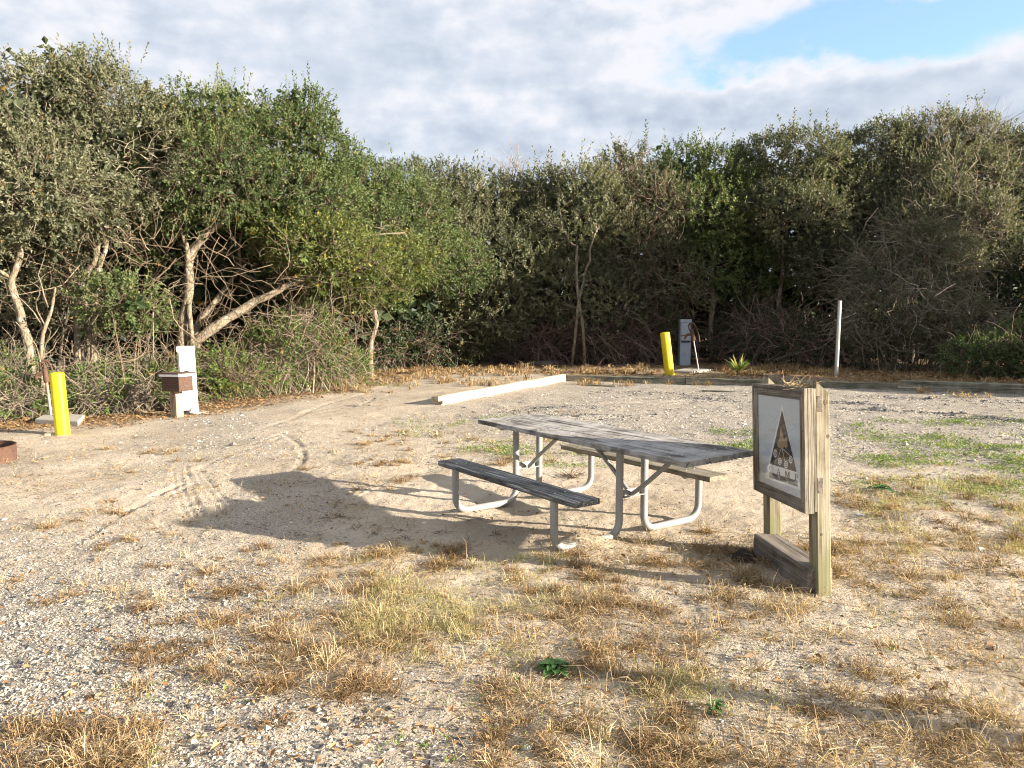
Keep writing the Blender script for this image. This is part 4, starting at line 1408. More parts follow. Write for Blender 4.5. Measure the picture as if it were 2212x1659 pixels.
def on_sign(cx, cy, x):
    """pixel of a close crop of the photograph -> (y, z) on the sign's plane at local x"""
    u, v = 1563.5 + cx * 0.3308, 795.5 + cy * 0.3308
    d = SGI.to_3x3() @ Vector(ray(u, v))
    p = SGI @ Vector((0, 0, CAM_H))
    q = p + d * ((x - p.x) / d.x)
    return (q.y, q.z)


def printed(name, pts, mat, layer, parent):
    x = PX - 0.0006 * layer
    poly = [on_sign(a, b, x) for a, b in pts]
    n = len(poly)
    V = [(x, p[0], p[1]) for p in poly] + [(x + 0.0004, p[0], p[1]) for p in poly]
    import bmesh
    bm = bmesh.new()
    vs = [bm.verts.new(v) for v in V[:n]]
    bm.faces.new(vs)
    bmesh.ops.triangulate(bm, faces=bm.faces[:])
    me = bpy.data.meshes.new(name)
    bm.to_mesh(me)
    bm.free()
    me.materials.append(mat)
    o = bpy.data.objects.new(name, me)
    return link(o, parent)


printed('emblem_ground', [(380, 238), (268, 715), (505, 800)], PRINT_WHITE, 1, poster)
printed('emblem_triangle', [(380, 272), (301, 624), (476, 678)], PRINT_DARK, 2, poster)
printed('emblem_flame', [(372, 383), (380, 410), (389, 440), (391, 463), (400, 462), (409, 446), (411, 480), (418, 508), (408, 526), (395, 512), (384, 524), (364, 518), (350, 514), (347, 492), (355, 478), (353, 464), (360, 470), (366, 445), (367, 408)], PRINT_TAN, 3, poster)
printed('emblem_logs', [(328, 528), (347, 517), (372, 522), (398, 530), (430, 552), (448, 585), (436, 602), (408, 612), (382, 602), (350, 590), (332, 566)], PRINT_BROWN, 3, poster)
for a, b in (((376, 520), (352, 592)), ((380, 522), (398, 606)), ((384, 524), (432, 572))):
    nx, ny = (b[1] - a[1]), -(b[0] - a[0])
    ln = math.hypot(nx, ny)
    nx, ny = nx / ln * 1.3, ny / ln * 1.3
    printed('emblem_line', [(a[0] + nx, a[1] + ny), (b[0] + nx, b[1] + ny), (b[0] - nx, b[1] - ny), (a[0] - nx, a[1] - ny)], PRINT_WHITE, 4, poster)
for cx, cy, rx, ry in ((337, 556, 13, 27), (366, 608, 12, 24), (406, 629, 13, 25), (437, 597, 12, 25)):
    for k_, (sc_, mt) in enumerate(((1.0, PRINT_WHITE), (0.70, PRINT_BROWN), (0.48, PRINT_WHITE), (0.2, PRINT_BROWN))):
        printed('emblem_log_end', [(cx + rx * sc_ * math.cos(t), cy + ry * sc_ * math.sin(t)) for t in np.linspace(0, 2 * math.pi, 15)[:-1]], mt, 5 + k_, poster)
printed('host_band', [(297, 676), (482, 736), (482, 773), (297, 713)], PRINT_DARK, 2, poster)

GLY = {  # strokes with slab serifs on a 0..1 x 0..1 cell: polygons
    'A': [[(0.08, 0), (0.22, 0), (0.52, 0.85), (0.46, 1.0)], [(0.46, 1.0), (0.58, 1.0), (0.98, 0), (0.74, 0)], [(0.25, 0.30), (0.78, 0.30), (0.76, 0.38), (0.27, 0.38)], [(0.0, 0), (0.34, 0), (0.34, 0.06), (0.0, 0.06)], [(0.62, 0), (1.06, 0), (1.06, 0.06), (0.62, 0.06)]],
    'M': [[(0.08, 0), (0.18, 0), (0.18, 1.0), (0.08, 1.0)], [(0.08, 1.0), (0.30, 1.0), (0.56, 0.12), (0.46, 0.0)], [(0.46, 0.0), (0.56, 0.0), (0.86, 1.0), (0.76, 1.0)], [(0.76, 0), (0.98, 0), (0.98, 1.0), (0.76, 1.0)], [(-0.02, 0), (0.28, 0), (0.28, 0.06), (-0.02, 0.06)], [(0.68, 0), (1.08, 0), (1.08, 0.06), (0.68, 0.06)], [(-0.02, 0.94), (0.2, 0.94), (0.2, 1), (-0.02, 1)], [(0.84, 0.94), (1.08, 0.94), (1.08, 1), (0.84, 1)]],
    'H': [[(0.10, 0), (0.32, 0), (0.32, 1), (0.10, 1)], [(0.70, 0), (0.92, 0), (0.92, 1), (0.70, 1)], [(0.30, 0.46), (0.72, 0.46), (0.72, 0.54), (0.30, 0.54)], [(0.0, 0), (0.42, 0), (0.42, 0.07), (0, 0.07)], [(0.6, 0), (1.02, 0), (1.02, 0.07), (0.6, 0.07)], [(0.0, 0.93), (0.42, 0.93), (0.42, 1), (0, 1)], [(0.6, 0.93), (1.02, 0.93), (1.02, 1), (0.6, 1)]],
    'T': [[(0.40, 0), (0.62, 0), (0.62, 1), (0.40, 1)], [(0.05, 0.92), (0.97, 0.92), (0.97, 1), (0.05, 1)], [(0.05, 0.72), (0.12, 0.72), (0.14, 1), (0.05, 1)], [(0.90, 0.72), (0.97, 0.72), (0.97, 1), (0.88, 1)], [(0.26, 0), (0.76, 0), (0.76, 0.07), (0.26, 0.07)]],
}


def arc(cx, cy, rx, ry, a0, a1, t, n=14, t2=None):
    A = np.linspace(math.radians(a0), math.radians(a1), n)
    w = [t + ((t2 or t) - t) * abs(math.sin(a)) for a in A]
    o = [(cx + rx * math.cos(a), cy + ry * math.sin(a)) for a in A]
    i = [(cx + (rx - w_) * math.cos(a), cy + (ry - w_ * 0.8) * math.sin(a)) for a, w_ in zip(A, w)]
    return [[o[k_], o[k_ + 1], i[k_ + 1], i[k_]] for k_ in range(n - 1)]


GLY['C'] = arc(0.52, 0.5, 0.46, 0.52, 48, 312, 0.22, 16, 0.08) + [[(0.78, 0.66), (0.86, 0.66), (0.88, 1.0), (0.80, 0.92)]]
GLY['O'] = arc(0.5, 0.5, 0.48, 0.52, 0, 360, 0.22, 20, 0.08)
GLY['P'] = [[(0.14, 0), (0.36, 0), (0.36, 1), (0.14, 1)], [(0.02, 0), (0.5, 0), (0.5, 0.07), (0.02, 0.07)], [(0.02, 0.93), (0.4, 0.93), (0.4, 1), (0.02, 1)]] + arc(0.42, 0.72, 0.48, 0.28, -90, 90, 0.22, 12, 0.08)
GLY['S'] = arc(0.5, 0.745, 0.38, 0.27, 20, 270, 0.2, 12, 0.1) + arc(0.5, 0.255, 0.40, 0.275, -160, 90, 0.2, 12, 0.1)


def letter(ch, cx, cy, w, h, mat, layer):
    """a letter centred on a crop pixel, w x h metres on the sign"""
    import bmesh
    x = PX - 0.0006 * layer
    yc, zc = on_sign(cx, cy, x)
    bm = bmesh.new()
    for poly in GLY[ch]:
        vs = [bm.verts.new((x - 0.00002 * len(bm.faces), yc - (p[0] - 0.5) * w, zc + (p[1] - 0.5) * h)) for p in poly]
        bm.faces.new(vs)
    me = bpy.data.meshes.new('letter')
    bm.to_mesh(me)
    bm.free()
    me.materials.append(mat)
    return link(bpy.data.objects.new('letter', me), poster)


for ch, cx, cy in (('C', 304, 656), ('A', 357, 674), ('M', 414, 693), ('P', 476, 712)):
    letter(ch, cx, cy, {'C': 0.054, 'A': 0.062, 'M': 0.078, 'P': 0.062}[ch], 0.039, PRINT_DARK, 2)
for ch, cx, cy in (('H', 307, 695), ('O', 360, 714), ('S', 416, 734), ('T', 472, 752)):
    letter(ch, cx, cy, 0.038, 0.026, PRINT_TAN if ch == 'H' else PAPER, 3)
m, k = new_mat('pane_glass')
gl = k.add('ShaderNodeBsdfGlossy')
gl.inputs['Roughness'].default_value = 0.02
gl.inputs['Color'].default_value = (0.95, 0.97, 1, 1)
tr = k.add('ShaderNodeBsdfTransparent')
tr.inputs[0].default_value = (0.94, 0.96, 0.97, 1)
fr = k.add('ShaderNodeFresnel')
fr.inputs[0].default_value = 1.3
mx = k.add('ShaderNodeMixShader')
k.link(fr.outputs[0], mx.inputs[0])
k.link(tr.outputs[0], mx.inputs[1])
k.link(gl.outputs[0], mx.inputs[2])
o = k.add('ShaderNodeOutputMaterial')
k.link(mx.outputs[0], o.inputs[0])
# the pane sits in the frame just before the print
mesh_np('pane', [(x0 + 0.002, yA + bw - 0.004, ZB + bwz - 0.004), (x0 + 0.002, yB - bw + 0.004, ZB + bwz - 0.004), (x0 + 0.002, yB - bw + 0.004, ZB + HH - bwz + 0.004), (x0 + 0.002, yA + bw - 0.004, ZB + HH - bwz + 0.004)], np.array([[0, 3, 2, 1]]), m, SG)
mb = MB()
for y in (yA + 0.04, yB - 0.04):
    for z in (ZB + 0.06, ZB + 0.30, ZB + 0.52, ZB + 0.735):
        mb.box((x0 - 0.0015, y - 0.004, z - 0.004), (x0 + 0.002, y + 0.004, z + 0.004))
for z in (ZB + 0.04, ZB + HH - 0.04):
    for y in (yA + 0.25, yA + 0.62):
        mb.box((x0 - 0.0015, y - 0.004, z - 0.004), (x0 + 0.002, y + 0.004, z + 0.004))
mb.build('screws', RUST, SG, kind='stuff')
# dead grass lying on top of the board
p = SGM @ Vector((-0.03, 0.25, ZB + HH + 0.004))
q = np.random.default_rng(4)
n = 70
P0 = np.stack([q.uniform(-0.05, 0.02, n), q.uniform(0.02, 0.42, n), q.uniform(0, 0.012, n)], -1)
P0 = np.array([SGM @ Vector((a - 0.02, b, ZB + HH + 0.003 + c)) for a, b, c in P0])
PT = twig_paths(P0, np.stack([q.normal(0, 1, n), q.normal(0, 1, n), q.uniform(-0.1, 0.35, n)], -1), q.uniform(0.04, 0.14, n), 4, 0.3, 0.1, 9)
PT[:, :, 2] = np.maximum(PT[:, :, 2], P0[:, 2].min())
o = twigs_mesh('dead_grass', PT, 0.0022, 0.001, GRASS_DRY, None, 3)
tag(o, 'tuft of dead grass lying on top of the sign board', 'dead grass', kind='stuff')

# wooden block between the sign posts
A_, B_ = G(1640, 1228)[:2], G(1752, 1296)[:2]
vd = np.array([B_[0] - A_[0], B_[1] - A_[1]])
Lb = 0.80
e = MB().box((-0.085, -Lb / 2, -0.03), (0.085, Lb / 2, 0.165), 0.008, jit=0.002).build('wooden_block', BLOCK_WOOD, None)
e.location = (1.915, 5.16, gz(1.915, 5.16) + 0.0)
e.rotation_euler = (0.0, 0.0, 0.12)
tag(e, 'weathered square timber block lying between the two sign posts', 'timber block')

# dark root clod beside the block
q = np.random.default_rng(12)
an = np.linspace(0, 2 * np.pi, 15)[:-1]
V, rows = [], 8
for i in range(rows):
    ph = i / (rows - 1) * np.pi / 2
    for a in an:
        w = 1 + q.normal(0, 0.16)
        V.append((0.085 * math.cos(ph) * math.cos(a) * w, 0.065 * math.cos(ph) * math.sin(a) * w, 0.085 * math.sin(ph) * (1 + q.normal(0, 0.08)) - 0.01))
mm = len(an)
F = [[i * mm + j, i * mm + (j + 1) % mm, (i + 1) * mm + (j + 1) % mm, (i + 1) * mm + j] for i in range(rows - 1) for j in range(mm)]
p = place_on_ground(1606, 1215)
o = mesh_np('root_clod', V, [np.array(F)], CLOD, None, True)
o.location = p
tag(o, 'small dark clod of roots on the sand left of the timber block', 'clod')
P0 = np.stack([q.normal(0, 0.06, 40), q.normal(0, 0.05, 40), q.uniform(0, 0.03, 40)], -1)
twigs_mesh('roots', twig_paths(P0, q.normal(0, 1, (40, 3)), q.uniform(0.05, 0.14, 40), 4, 0.4, 0.1, 3), 0.003, 0.001, CLOD, o, 3)

# ------------------------------------------------------------------ timber kerb
GK = 'timber beams edging the gravel pad'


def beam(name, label, a, b, w, h, mat, lap_a=0.0, lap_b=0.0, z0=-0.03, up_a=False, seed=0, roll=0.0, top_tilt=0.0):
    """a square timber from ground point a to b; lap = length of the half-lap at an end (upper half kept if up)"""
    a, b = np.asarray(a[:2]), np.asarray(b[:2])
    d = b - a
    Ln = np.linalg.norm(d)
    q = np.random.default_rng(seed)
    n = 20
    mb = MB()
    s = np.linspace(0, Ln, n)
    V = []
    c = 0.012
    wave = (np.array([vnoise(np.array([[x_ * 0.6, seed, 0.5]]), seed)[0] for x_ in s]) - 0.5) * 0.03
    lo = z0
    for i, x_ in enumerate(s):
        h2 = lo + h + q.normal(0, 0.003)
        prof = [(-w / 2 + q.normal(0, 0.003), lo), (w / 2, lo), (w / 2 + q.normal(0, 0.002), h2 - c), (w / 2 - c, h2), (-w / 2 + c, h2), (-w / 2, h2 - c)]
        V += [(x_, p_[0] + wave[i], p_[1]) for p_ in prof]
    m_ = 6
    F = [[i * m_ + j, i * m_ + (j + 1) % m_, (i + 1) * m_ + (j + 1) % m_, (i + 1) * m_ + j] for i in range(n - 1) for j in range(m_)]
    mb.raw(V, [np.array(F), np.arange(m_)[::-1][None], ((n - 1) * m_ + np.arange(m_))[None]])
    if lap_a:
        zz = (lo + h / 2, lo + h) if up_a else (lo, lo + h * 0.48)
        mb.box((-lap_a, -w / 2 + 0.002, zz[0]), (-0.0005, w / 2 - 0.002, zz[1] - 0.003), 0.008)
    if lap_b:
        mb.box((Ln + 0.0005, -w / 2 + 0.002, lo), (Ln + lap_b, w / 2 - 0.002, lo + h * 0.46), 0.008)
    o = mb.build(name, mat, None)
    o.location = (a[0], a[1], gz(a[0], a[1]))
    o.rotation_euler = (roll, 0, math.atan2(d[1], d[0]))
    return tag(o, label, 'timber beam', GK)


c0, c1 = G(1216, 823), G(950, 874)
beam('timber_beam', 'pale sunlit timber beam lying at an angle left of the gravel pad', c1, c0, 0.17, 0.21, KERB_PALE, lap_a=0.16, up_a=True, seed=1, roll=-0.05)
K = [G(1222, 822), G(1482, 829.5), G(1940, 843), G(2330, 858)]
beam('timber_beam', 'first dark beam of the rear kerb, from the pale beam to the yellow bollard', K[0], K[1] - np.array([0.012, -0.004, 0]), 0.16, 0.19, KERB_WOOD, seed=2)
beam('timber_beam', 'long middle beam of the rear kerb passing behind the sign', K[1], K[2] - np.array([0.02, -0.007, 0]), 0.16, 0.20, KERB_WOOD, lap_b=0.45, seed=3)
beam('timber_beam', 'last beam of the rear kerb lapped over its neighbour and leaving at the right', K[2] + np.array([0.46, -0.17, 0]), K[3], 0.18, 0.265, KERB_WOOD, lap_a=0.44, up_a=True, seed=4, roll=0.03)
p = place_on_ground(1680, 838) if False else place_on_ground(1662, 836)
o = MB().box((-0.35, -0.05, -0.005), (0.35, 0.05, 0.035), 0.006).build('board', KERB_WOOD, None)
o.location = place_on_ground(1300, 834)
o.rotation_euler = (0, 0.0, -0.28)
tag(o, 'short weathered board lying on gravel by the corner of the kerb', 'board')
o = MB().box((-0.45, -0.035, -0.005), (0.45, 0.035, 0.03), 0.006).build('board', KERB_WOOD, None)
o.location = place_on_ground(1560, 847)
o.rotation_euler = (0, 0.0, -0.33)
tag(o, 'thin grey board lying against the middle kerb beam near the sign', 'board')

# ------------------------------------------------------------------ bollards
def bollard(label, base, r, h, lean, rotz, group='yellow steel bollards'):
    e = thing('bollard', label, 'bollard', tuple(base), (lean[0], lean[1], rotz), group)
    MB().lathe([(r, -0.25), (r, h * 0.5), (r, h - 0.008), (r - 0.006, h - 0.001)], 40).build('pipe', YELLOW, e, True)
    MB().lathe([(r - 0.008, h - 0.004), (r - 0.010, h + 0.004), (r * 0.7, h + 0.012), (r * 0.35, h + 0.017), (0.004, h + 0.018)], 40).build('cap', YELLOW, e, True)
    return e


b = place_on_ground(136, 940)
hb = PD(132, 806, b[1])[2]
bollard('bright yellow bollard beside the left water hydrant', b, 0.098, hb + 0.0 - b[2], (0, -0.045, 0), 0)
o = MB().box((-0.11, -0.05, -0.005), (0.11, 0.05, 0.03), 0.006).build('wood_chip', KERB_PALE, None)
o.location = place_on_ground(116, 940)
o.rotation_euler = (0, 0, 0.3)
tag(o, 'pale wood offcut on the ground against the left bollard', 'wood offcut')
b = place_on_ground(1447, 810)
b = np.array([*PD(1447, 808, 21.9)[:2], -0.02])
hb = PD(1432, 718, b[1])[2]
bollard('leaning yellow bollard behind the timber kerb near the grey pedestal', b, 0.135, hb - b[2], (0.0, -0.135, 0), 0)

# ------------------------------------------------------------------ water hydrants
def hydrant(label, base, h, lean, rz, head=1.0, rust_to=0.65):
    e = thing('water_hydrant', label, 'hydrant', tuple(base), (lean[0], lean[1], rz), 'frost proof yard hydrants')
    MB().lathe([(0.022, -0.05), (0.021, h * rust_to)], 14).build('pipe', GALV, e, True)
    MB().lathe([(0.0212, h * rust_to + 0.001), (0.021, h)], 14).build('upper_pipe', RUST_PALE if rust_to < 0.9 else GALV, e, True)
    hd = MB()
    s = head
    hd.lathe([(0.03 * s, h - 0.03), (0.036 * s, h), (0.036 * s, h + 0.05 * s), (0.03 * s, h + 0.07 * s), (0.033 * s, h + 0.12 * s), (0.028 * s, h + 0.16 * s), (0.016 * s, h + 0.18 * s), (0.010 * s, h + 0.24 * s)], 12)
    # spout
    hd.tube([(0.01, 0, h + 0.08 * s), (-0.07 * s, 0, h + 0.10 * s), (-0.11 * s, 0, h + 0.08 * s), (-0.12 * s, 0, h + 0.03 * s)], [0.022 * s, 0.022 * s, 0.020 * s, 0.024 * s], 10, 12)
    hd.tube([(-0.10 * s, 0, h + 0.095 * s), (-0.19 * s, 0, h + 0.10 * s)], 0.008 * s, 8)
    hd.build('head', RUST, e, True)
    hn = MB()
    hn.tube([(-0.03 * s, 0.0, h + 0.24 * s), (0.0, 0, h + 0.27 * s), (0.05 * s, 0, h + 0.25 * s), (0.085 * s, 0, h + 0.15 * s), (0.095 * s, 0, h + 0.02 * s), (0.09 * s, 0, h - 0.05 * s)], [0.016 * s, 0.018 * s, 0.016 * s, 0.013 * s, 0.012 * s, 0.014 * s], 8, 18)
    hn.tube([(-0.03 * s, 0.018 * s, h + 0.14 * s), (-0.045 * s, 0.018 * s, h + 0.24 * s), (0.0, 0.018 * s, h + 0.275 * s)], 0.007 * s, 6)
    hn.tube([(-0.03 * s, -0.018 * s, h + 0.14 * s), (-0.045 * s, -0.018 * s, h + 0.24 * s), (0.0, -0.018 * s, h + 0.275 * s)], 0.007 * s, 6)
    hn.build('handle', RUST, e, True)
    return e


def slab(label, pts, h, seed, rz=0):
    c = np.mean(pts, 0)
    mb = MB()
    n = len(pts)
    lo = [(p[0] - c[0], p[1] - c[1], -0.08) for p in pts]
    a = [(p[0] - c[0], p[1] - c[1], h - 0.012) for p in pts]
    b = [((p[0] - c[0]) * 0.985, (p[1] - c[1]) * 0.985, h) for p in pts]
    V = lo + a + b
    F = [[k_ * n + j, k_ * n + (j + 1) % n, (k_ + 1) * n + (j + 1) % n, (k_ + 1) * n + j] for k_ in range(2) for j in range(n)]
    mb.raw(V, [np.array(F), (2 * n + np.arange(n))[None]])
    o = mb.build('concrete_slab', CONC, None)
    o.location = (c[0], c[1], gz(c[0], c[1]))
    return tag(o, label, 'concrete slab', 'concrete pads')


slab('small concrete pad under the left water hydrant', [G(76, 916)[:2], G(168, 921)[:2], G(183, 906)[:2], G(100, 903)[:2]], 0.085, 1)
p = G(111, 906)
hL = PD(105, 822, p[1])[2]
hydrant('rusty headed water hydrant on a thin pipe behind the left bollard', (p[0], p[1], gz(p[0], p[1]) + 0.07), hL - 0.07, (0.0, -0.07, 0), 0.25, 1.25, 0.55)
slab('flat concrete pad under the leaning right hydrant', [PD(1452, 797, 23.0)[:2], PD(1492, 798, 22.6)[:2], PD(1540, 792, 23.6)[:2], PD(1490, 790, 24.4)[:2]], 0.05, 2)
p = PD(1509, 790, 23.6)
hR = PD(1496, 735, 23.6)[2]
hydrant('rusty headed water hydrant leaning left in front of the grey pedestal', (p[0], p[1], 0.03), hR, (0.0, -0.19, 0), 0.0, 1.9, 0.97)
slab('square concrete slab at the foot of the bramble mound', [G(1140, 787)[:2], G(1193, 790)[:2], G(1233, 780)[:2], G(1185, 778)[:2]], 0.13, 3)

# ------------------------------------------------------------------ electrical pedestals
def pedestal(label, base, w, d, h, mat, rz, kind, lean=0.0):
    e = thing('power_pedestal', label, 'power pedestal', tuple(base), (0, lean, rz), 'campsite power pedestals')
    MB().box((-w / 2, -d / 2, -0.05), (w / 2, d / 2, h * 0.50), 0.006).build('base', mat, e)
    MB().box((-w / 2 - 0.004, -d / 2 + 0.004, h * 0.50 + 0.002), (w / 2 + 0.004, d / 2, h), 0.008).build('housing', mat, e)
    # hinged cover standing proud, with a rain lip at its foot
    MB().box((-w / 2 + 0.02, -d / 2 - 0.045, h * 0.54), (w / 2 - 0.02, -d / 2 + 0.003, h * 0.925), 0.012).build('cover', mat, e)
    MB().box((-w / 2 - 0.012, -d / 2 - 0.03, h * 0.932), (w / 2 + 0.012, d / 2 + 0.01, h + 0.004), 0.006).build('hood', mat, e)
    MB().box((-w / 2 + 0.03, -d / 2 - 0.052, h * 0.515), (w / 2 - 0.03, -d / 2 - 0.002, h * 0.535), 0.003).build('lip', BLACK if kind else mat, e)
    if kind == 0:
        MB().box((-0.03, -d / 2 - 0.049, h * 0.63), (0.05, -d / 2 - 0.0455, h * 0.645), 0).build('latch', BLACK, e)
        MB().box((-w / 2 + 0.03, -d / 2 - 0.004, 0.02), (w / 2 - 0.03, -d / 2 - 0.0005, 0.05)).build('rust_edge', RUST, e)
    return e


p = G(411, 889)
hW = PD(400, 747, p[1])[2]
pedestal('white power pedestal standing behind the brown wooden box', (p[0], p[1], gz(p[0], p[1])), 0.265, 0.20, hW, WHITE, 0.28, 0, -0.03)
p = PD(1478, 781, 26.0)
hG = PD(1478, 690, 26.0)[2]
pedestal('blue grey power pedestal in the shade behind the leaning yellow bollard', (p[0], p[1], 0.0), 0.36, 0.28, hG, PED_GREY, 0.0, 1)
o = MB().box((-0.07, -0.05, 0), (0.07, 0.05, 0.10), 0.01, jit=0.004).build('junction_box', PED_GREY, None)
o.location = place_on_ground(416, 892) + np.array([0.03, -0.05, 0])
o.rotation_euler = (0.0, 0.35, 0.5)
tag(o, 'small grey box tipped over at the foot of the white pedestal', 'junction box')
o = MB().box((-0.14, -0.10, -0.01), (0.14, 0.10, 0.025), 0.008, jit=0.004).build('paving_stone', CONC, None)
o.location = place_on_ground(434, 891)
o.rotation_euler = (0, 0.02, 0.3)
tag(o, 'flat grey stone on the ground right of the tipped grey box', 'flat stone')

# ------------------------------------------------------------------ brown host box on a post
p = place_on_ground(383, 899)
D_ = p[1]
e = thing('drop_box', 'brown wooden box with white trimmed lid on a square post', 'wooden box', tuple(p), (0, -0.02, -0.42), None)
pxm = FPX / D_
zb, zt = PD(383, 846, D_)[2] - p[2], PD(383, 812, D_)[2] - p[2]
MB().box((-0.075, -0.075, -0.2), (0.075, 0.075, zb + 0.02), 0.006).build('post', BOX_POST_WOOD, e)
wB, dB = 0.40, 0.30
cxo = 0.10
MB().box((cxo - wB / 2, -dB / 2 - 0.05, zb + 0.0215), (cxo + wB / 2, dB / 2 - 0.05, zt), 0.005).build('box_body', BOX_BROWN, e)
MB().box((cxo - wB / 2 - 0.03, -dB / 2 - 0.08, zt + 0.0015), (cxo + wB / 2 + 0.03, dB / 2 - 0.02, zt + 0.045), 0.004).build('lid_trim', WHITE_TRIM, e)
lid = MB()
lid.box((cxo - wB / 2 - 0.04, -dB / 2 - 0.095, zt + 0.0465), (cxo + wB / 2 + 0.04, dB / 2 - 0.005, zt + 0.066), 0.004)
lid.build('lid', BOX_BROWN, e)
cb = MB().tube([(0.02, -0.082, zb + 0.03), (0.03, -0.095, zb * 0.8), (-0.03, -0.09, zb * 0.5), (-0.01, -0.085, zb * 0.25), (0.04, -0.13, 0.02), (0.16, -0.16, 0.0)], 0.006, 6, 24)
cb.build('cable', BLACK, e, True)

# ------------------------------------------------------------------ fire ring
p = G(-62, 1000)
rr = 0.40
pf = np.array([p[0], p[1] + 0.12, gz(p[0], p[1])])
zt_ = 0.19
e = thing('fire_ring', 'rusty steel fire ring cut by the left edge of the photograph', 'fire ring', tuple(pf))
mb = MB()
mb.lathe([(rr, -0.05), (rr, zt_ - 0.01), (rr + 0.006, zt_), (rr - 0.004, zt_ + 0.004), (rr - 0.012, zt_), (rr - 0.010, -0.05)], 64, closed=False)
mb.build('ring', RUST, e, True)
mb = MB()
for a in (0.4, 1.6, 2.8, 4.0, 5.2):
    mb.lathe([(0.010, -0.004), (0.010, 0.006), (0.004, 0.008)], 8, (rr * math.cos(a), rr * math.sin(a), zt_ + 0.003))
mb.build('rivets', RUST, e, True, kind='stuff')

# ------------------------------------------------------------------ metal post, hidden wooden post
p = PD(1806, 812, 21.6)
hP = PD(1807, 650, 21.6)[2]
e = thing('metal_post', 'slim bright galvanised post standing behind the kerb before the big bush', 'post', (p[0], p[1], gz(p[0], p[1])), (0.0, 0.010, 0))
MB().lathe([(0.055, -0.3), (0.055, hP * 0.5), (0.055, hP)], 20).build('tube', GALV_POST, e, True)
MB().lathe([(0.0565, hP - 0.012), (0.058, hP + 0.002), (0.045, hP + 0.008), (0.004, hP + 0.010)], 20).build('cap', GALV_POST, e, True)
o = MB().box((-0.045, -0.045, -0.3), (0.045, 0.045, 1.98), 0.004).build('wooden_post', POST_WOOD, None)
o.location = (7.0, 1.42, 0)
tag(o, 'plain wooden post right of the camera casting a long shadow across the foreground', 'post')

# ------------------------------------------------------------------ small ground cover
def in_view(n, q, u0, u1, v0, v1, power=1.0):
    """ground points spread over a patch of the photograph"""
    u = q.uniform(u0, u1, n)
    v = v0 + (v1 - v0) * q.uniform(0, 1, n) ** power
    b = -(v - 829.5) / FPX
    x = (u - 1106) / FPX
    dy, dz = CT + b * ST, -ST + b * CT
    t = -CAM_H / dz
    return x * t, dy * t


def pebbles(pts=None, mat=None, seed=90, name='gravel', label='loose pale and grey gravel stones scattered over the sand'):
    q = np.random.default_rng(seed)
    x1, y1 = in_view(52000, q, -60, 2280, 1150, 1680)
    x2, y2 = in_view(26000, q, -60, 2280, 840, 1150)
    x, y = np.concatenate([x1, x2]), np.concatenate([y1, y2])
    g, l, p_ = masks(x, y)
    keep = q.uniform(0, 1, len(x)) < np.clip((g - 0.25) * 1.7 + 0.06, 0, 1)
    x, y, g = x[keep], y[keep], g[keep]
    e = edge_left(x, y)
    m = e > 0.2
    x, y, g = x[m], y[m], g[m]
    if pts is not None:
        x, y = pts
        g = np.full(len(x), 0.6)
    n = len(x)
    r = np.hypot(x, y)
    size = np.exp(q.normal(-5.25, 0.45, n)) * (0.85 + 0.35 * g) * np.clip(r / 6, 0.9, 2.3)
    z = ground_h(x, y)
    V0 = np.array([[1, 0, 0], [0, 1, 0], [-1, 0, 0], [0, -1, 0], [0, 0, 1], [0, 0, -0.5]], float)
    sc = np.stack([q.uniform(0.8, 1.5, n), q.uniform(0.6, 1.0, n), q.uniform(0.35, 0.75, n)], -1) * size[:, None]
    a = q.uniform(0, 6.28, n)
    V = V0[None] * (1 + q.normal(0, 0.22, (n, 6, 1)))
    V = V * sc[:, None, :]
    ca, sa = np.cos(a)[:, None], np.sin(a)[:, None]
    X = V[:, :, 0] * ca - V[:, :, 1] * sa + x[:, None]
    Y = V[:, :, 0] * sa + V[:, :, 1] * ca + y[:, None]
    Z = V[:, :, 2] + z[:, None] + size[:, None] * 0.15
    V = np.stack([X, Y, Z], -1).reshape(-1, 3)
    T = np.array([[0, 1, 4], [1, 2, 4], [2, 3, 4], [3, 0, 4], [1, 0, 5], [2, 1, 5], [3, 2, 5], [0, 3, 5]])
    F = (np.arange(n)[:, None, None] * 6 + T[None]).reshape(-1, 3)
    m_, k_ = new_mat('gravel_stones')
    geo = k_.add('ShaderNodeNewGeometry')
    c = k_.ramp(geo.outputs['Random Per Island'], [(0.0, (0.085, 0.083, 0.080)), (0.22, (0.17, 0.16, 0.145)), (0.45, (0.33, 0.295, 0.245)), (0.72, (0.45, 0.40, 0.32)), (0.92, (0.58, 0.53, 0.45)), (1.0, (0.70, 0.67, 0.61))])
    finish(k_, c, 0.8, 0, None, 0.25)
    o = mesh_np(name, V, F, mat or m_, None, False)
    tag(o, label, kind='stuff')
    CNT['n'] += len(F)


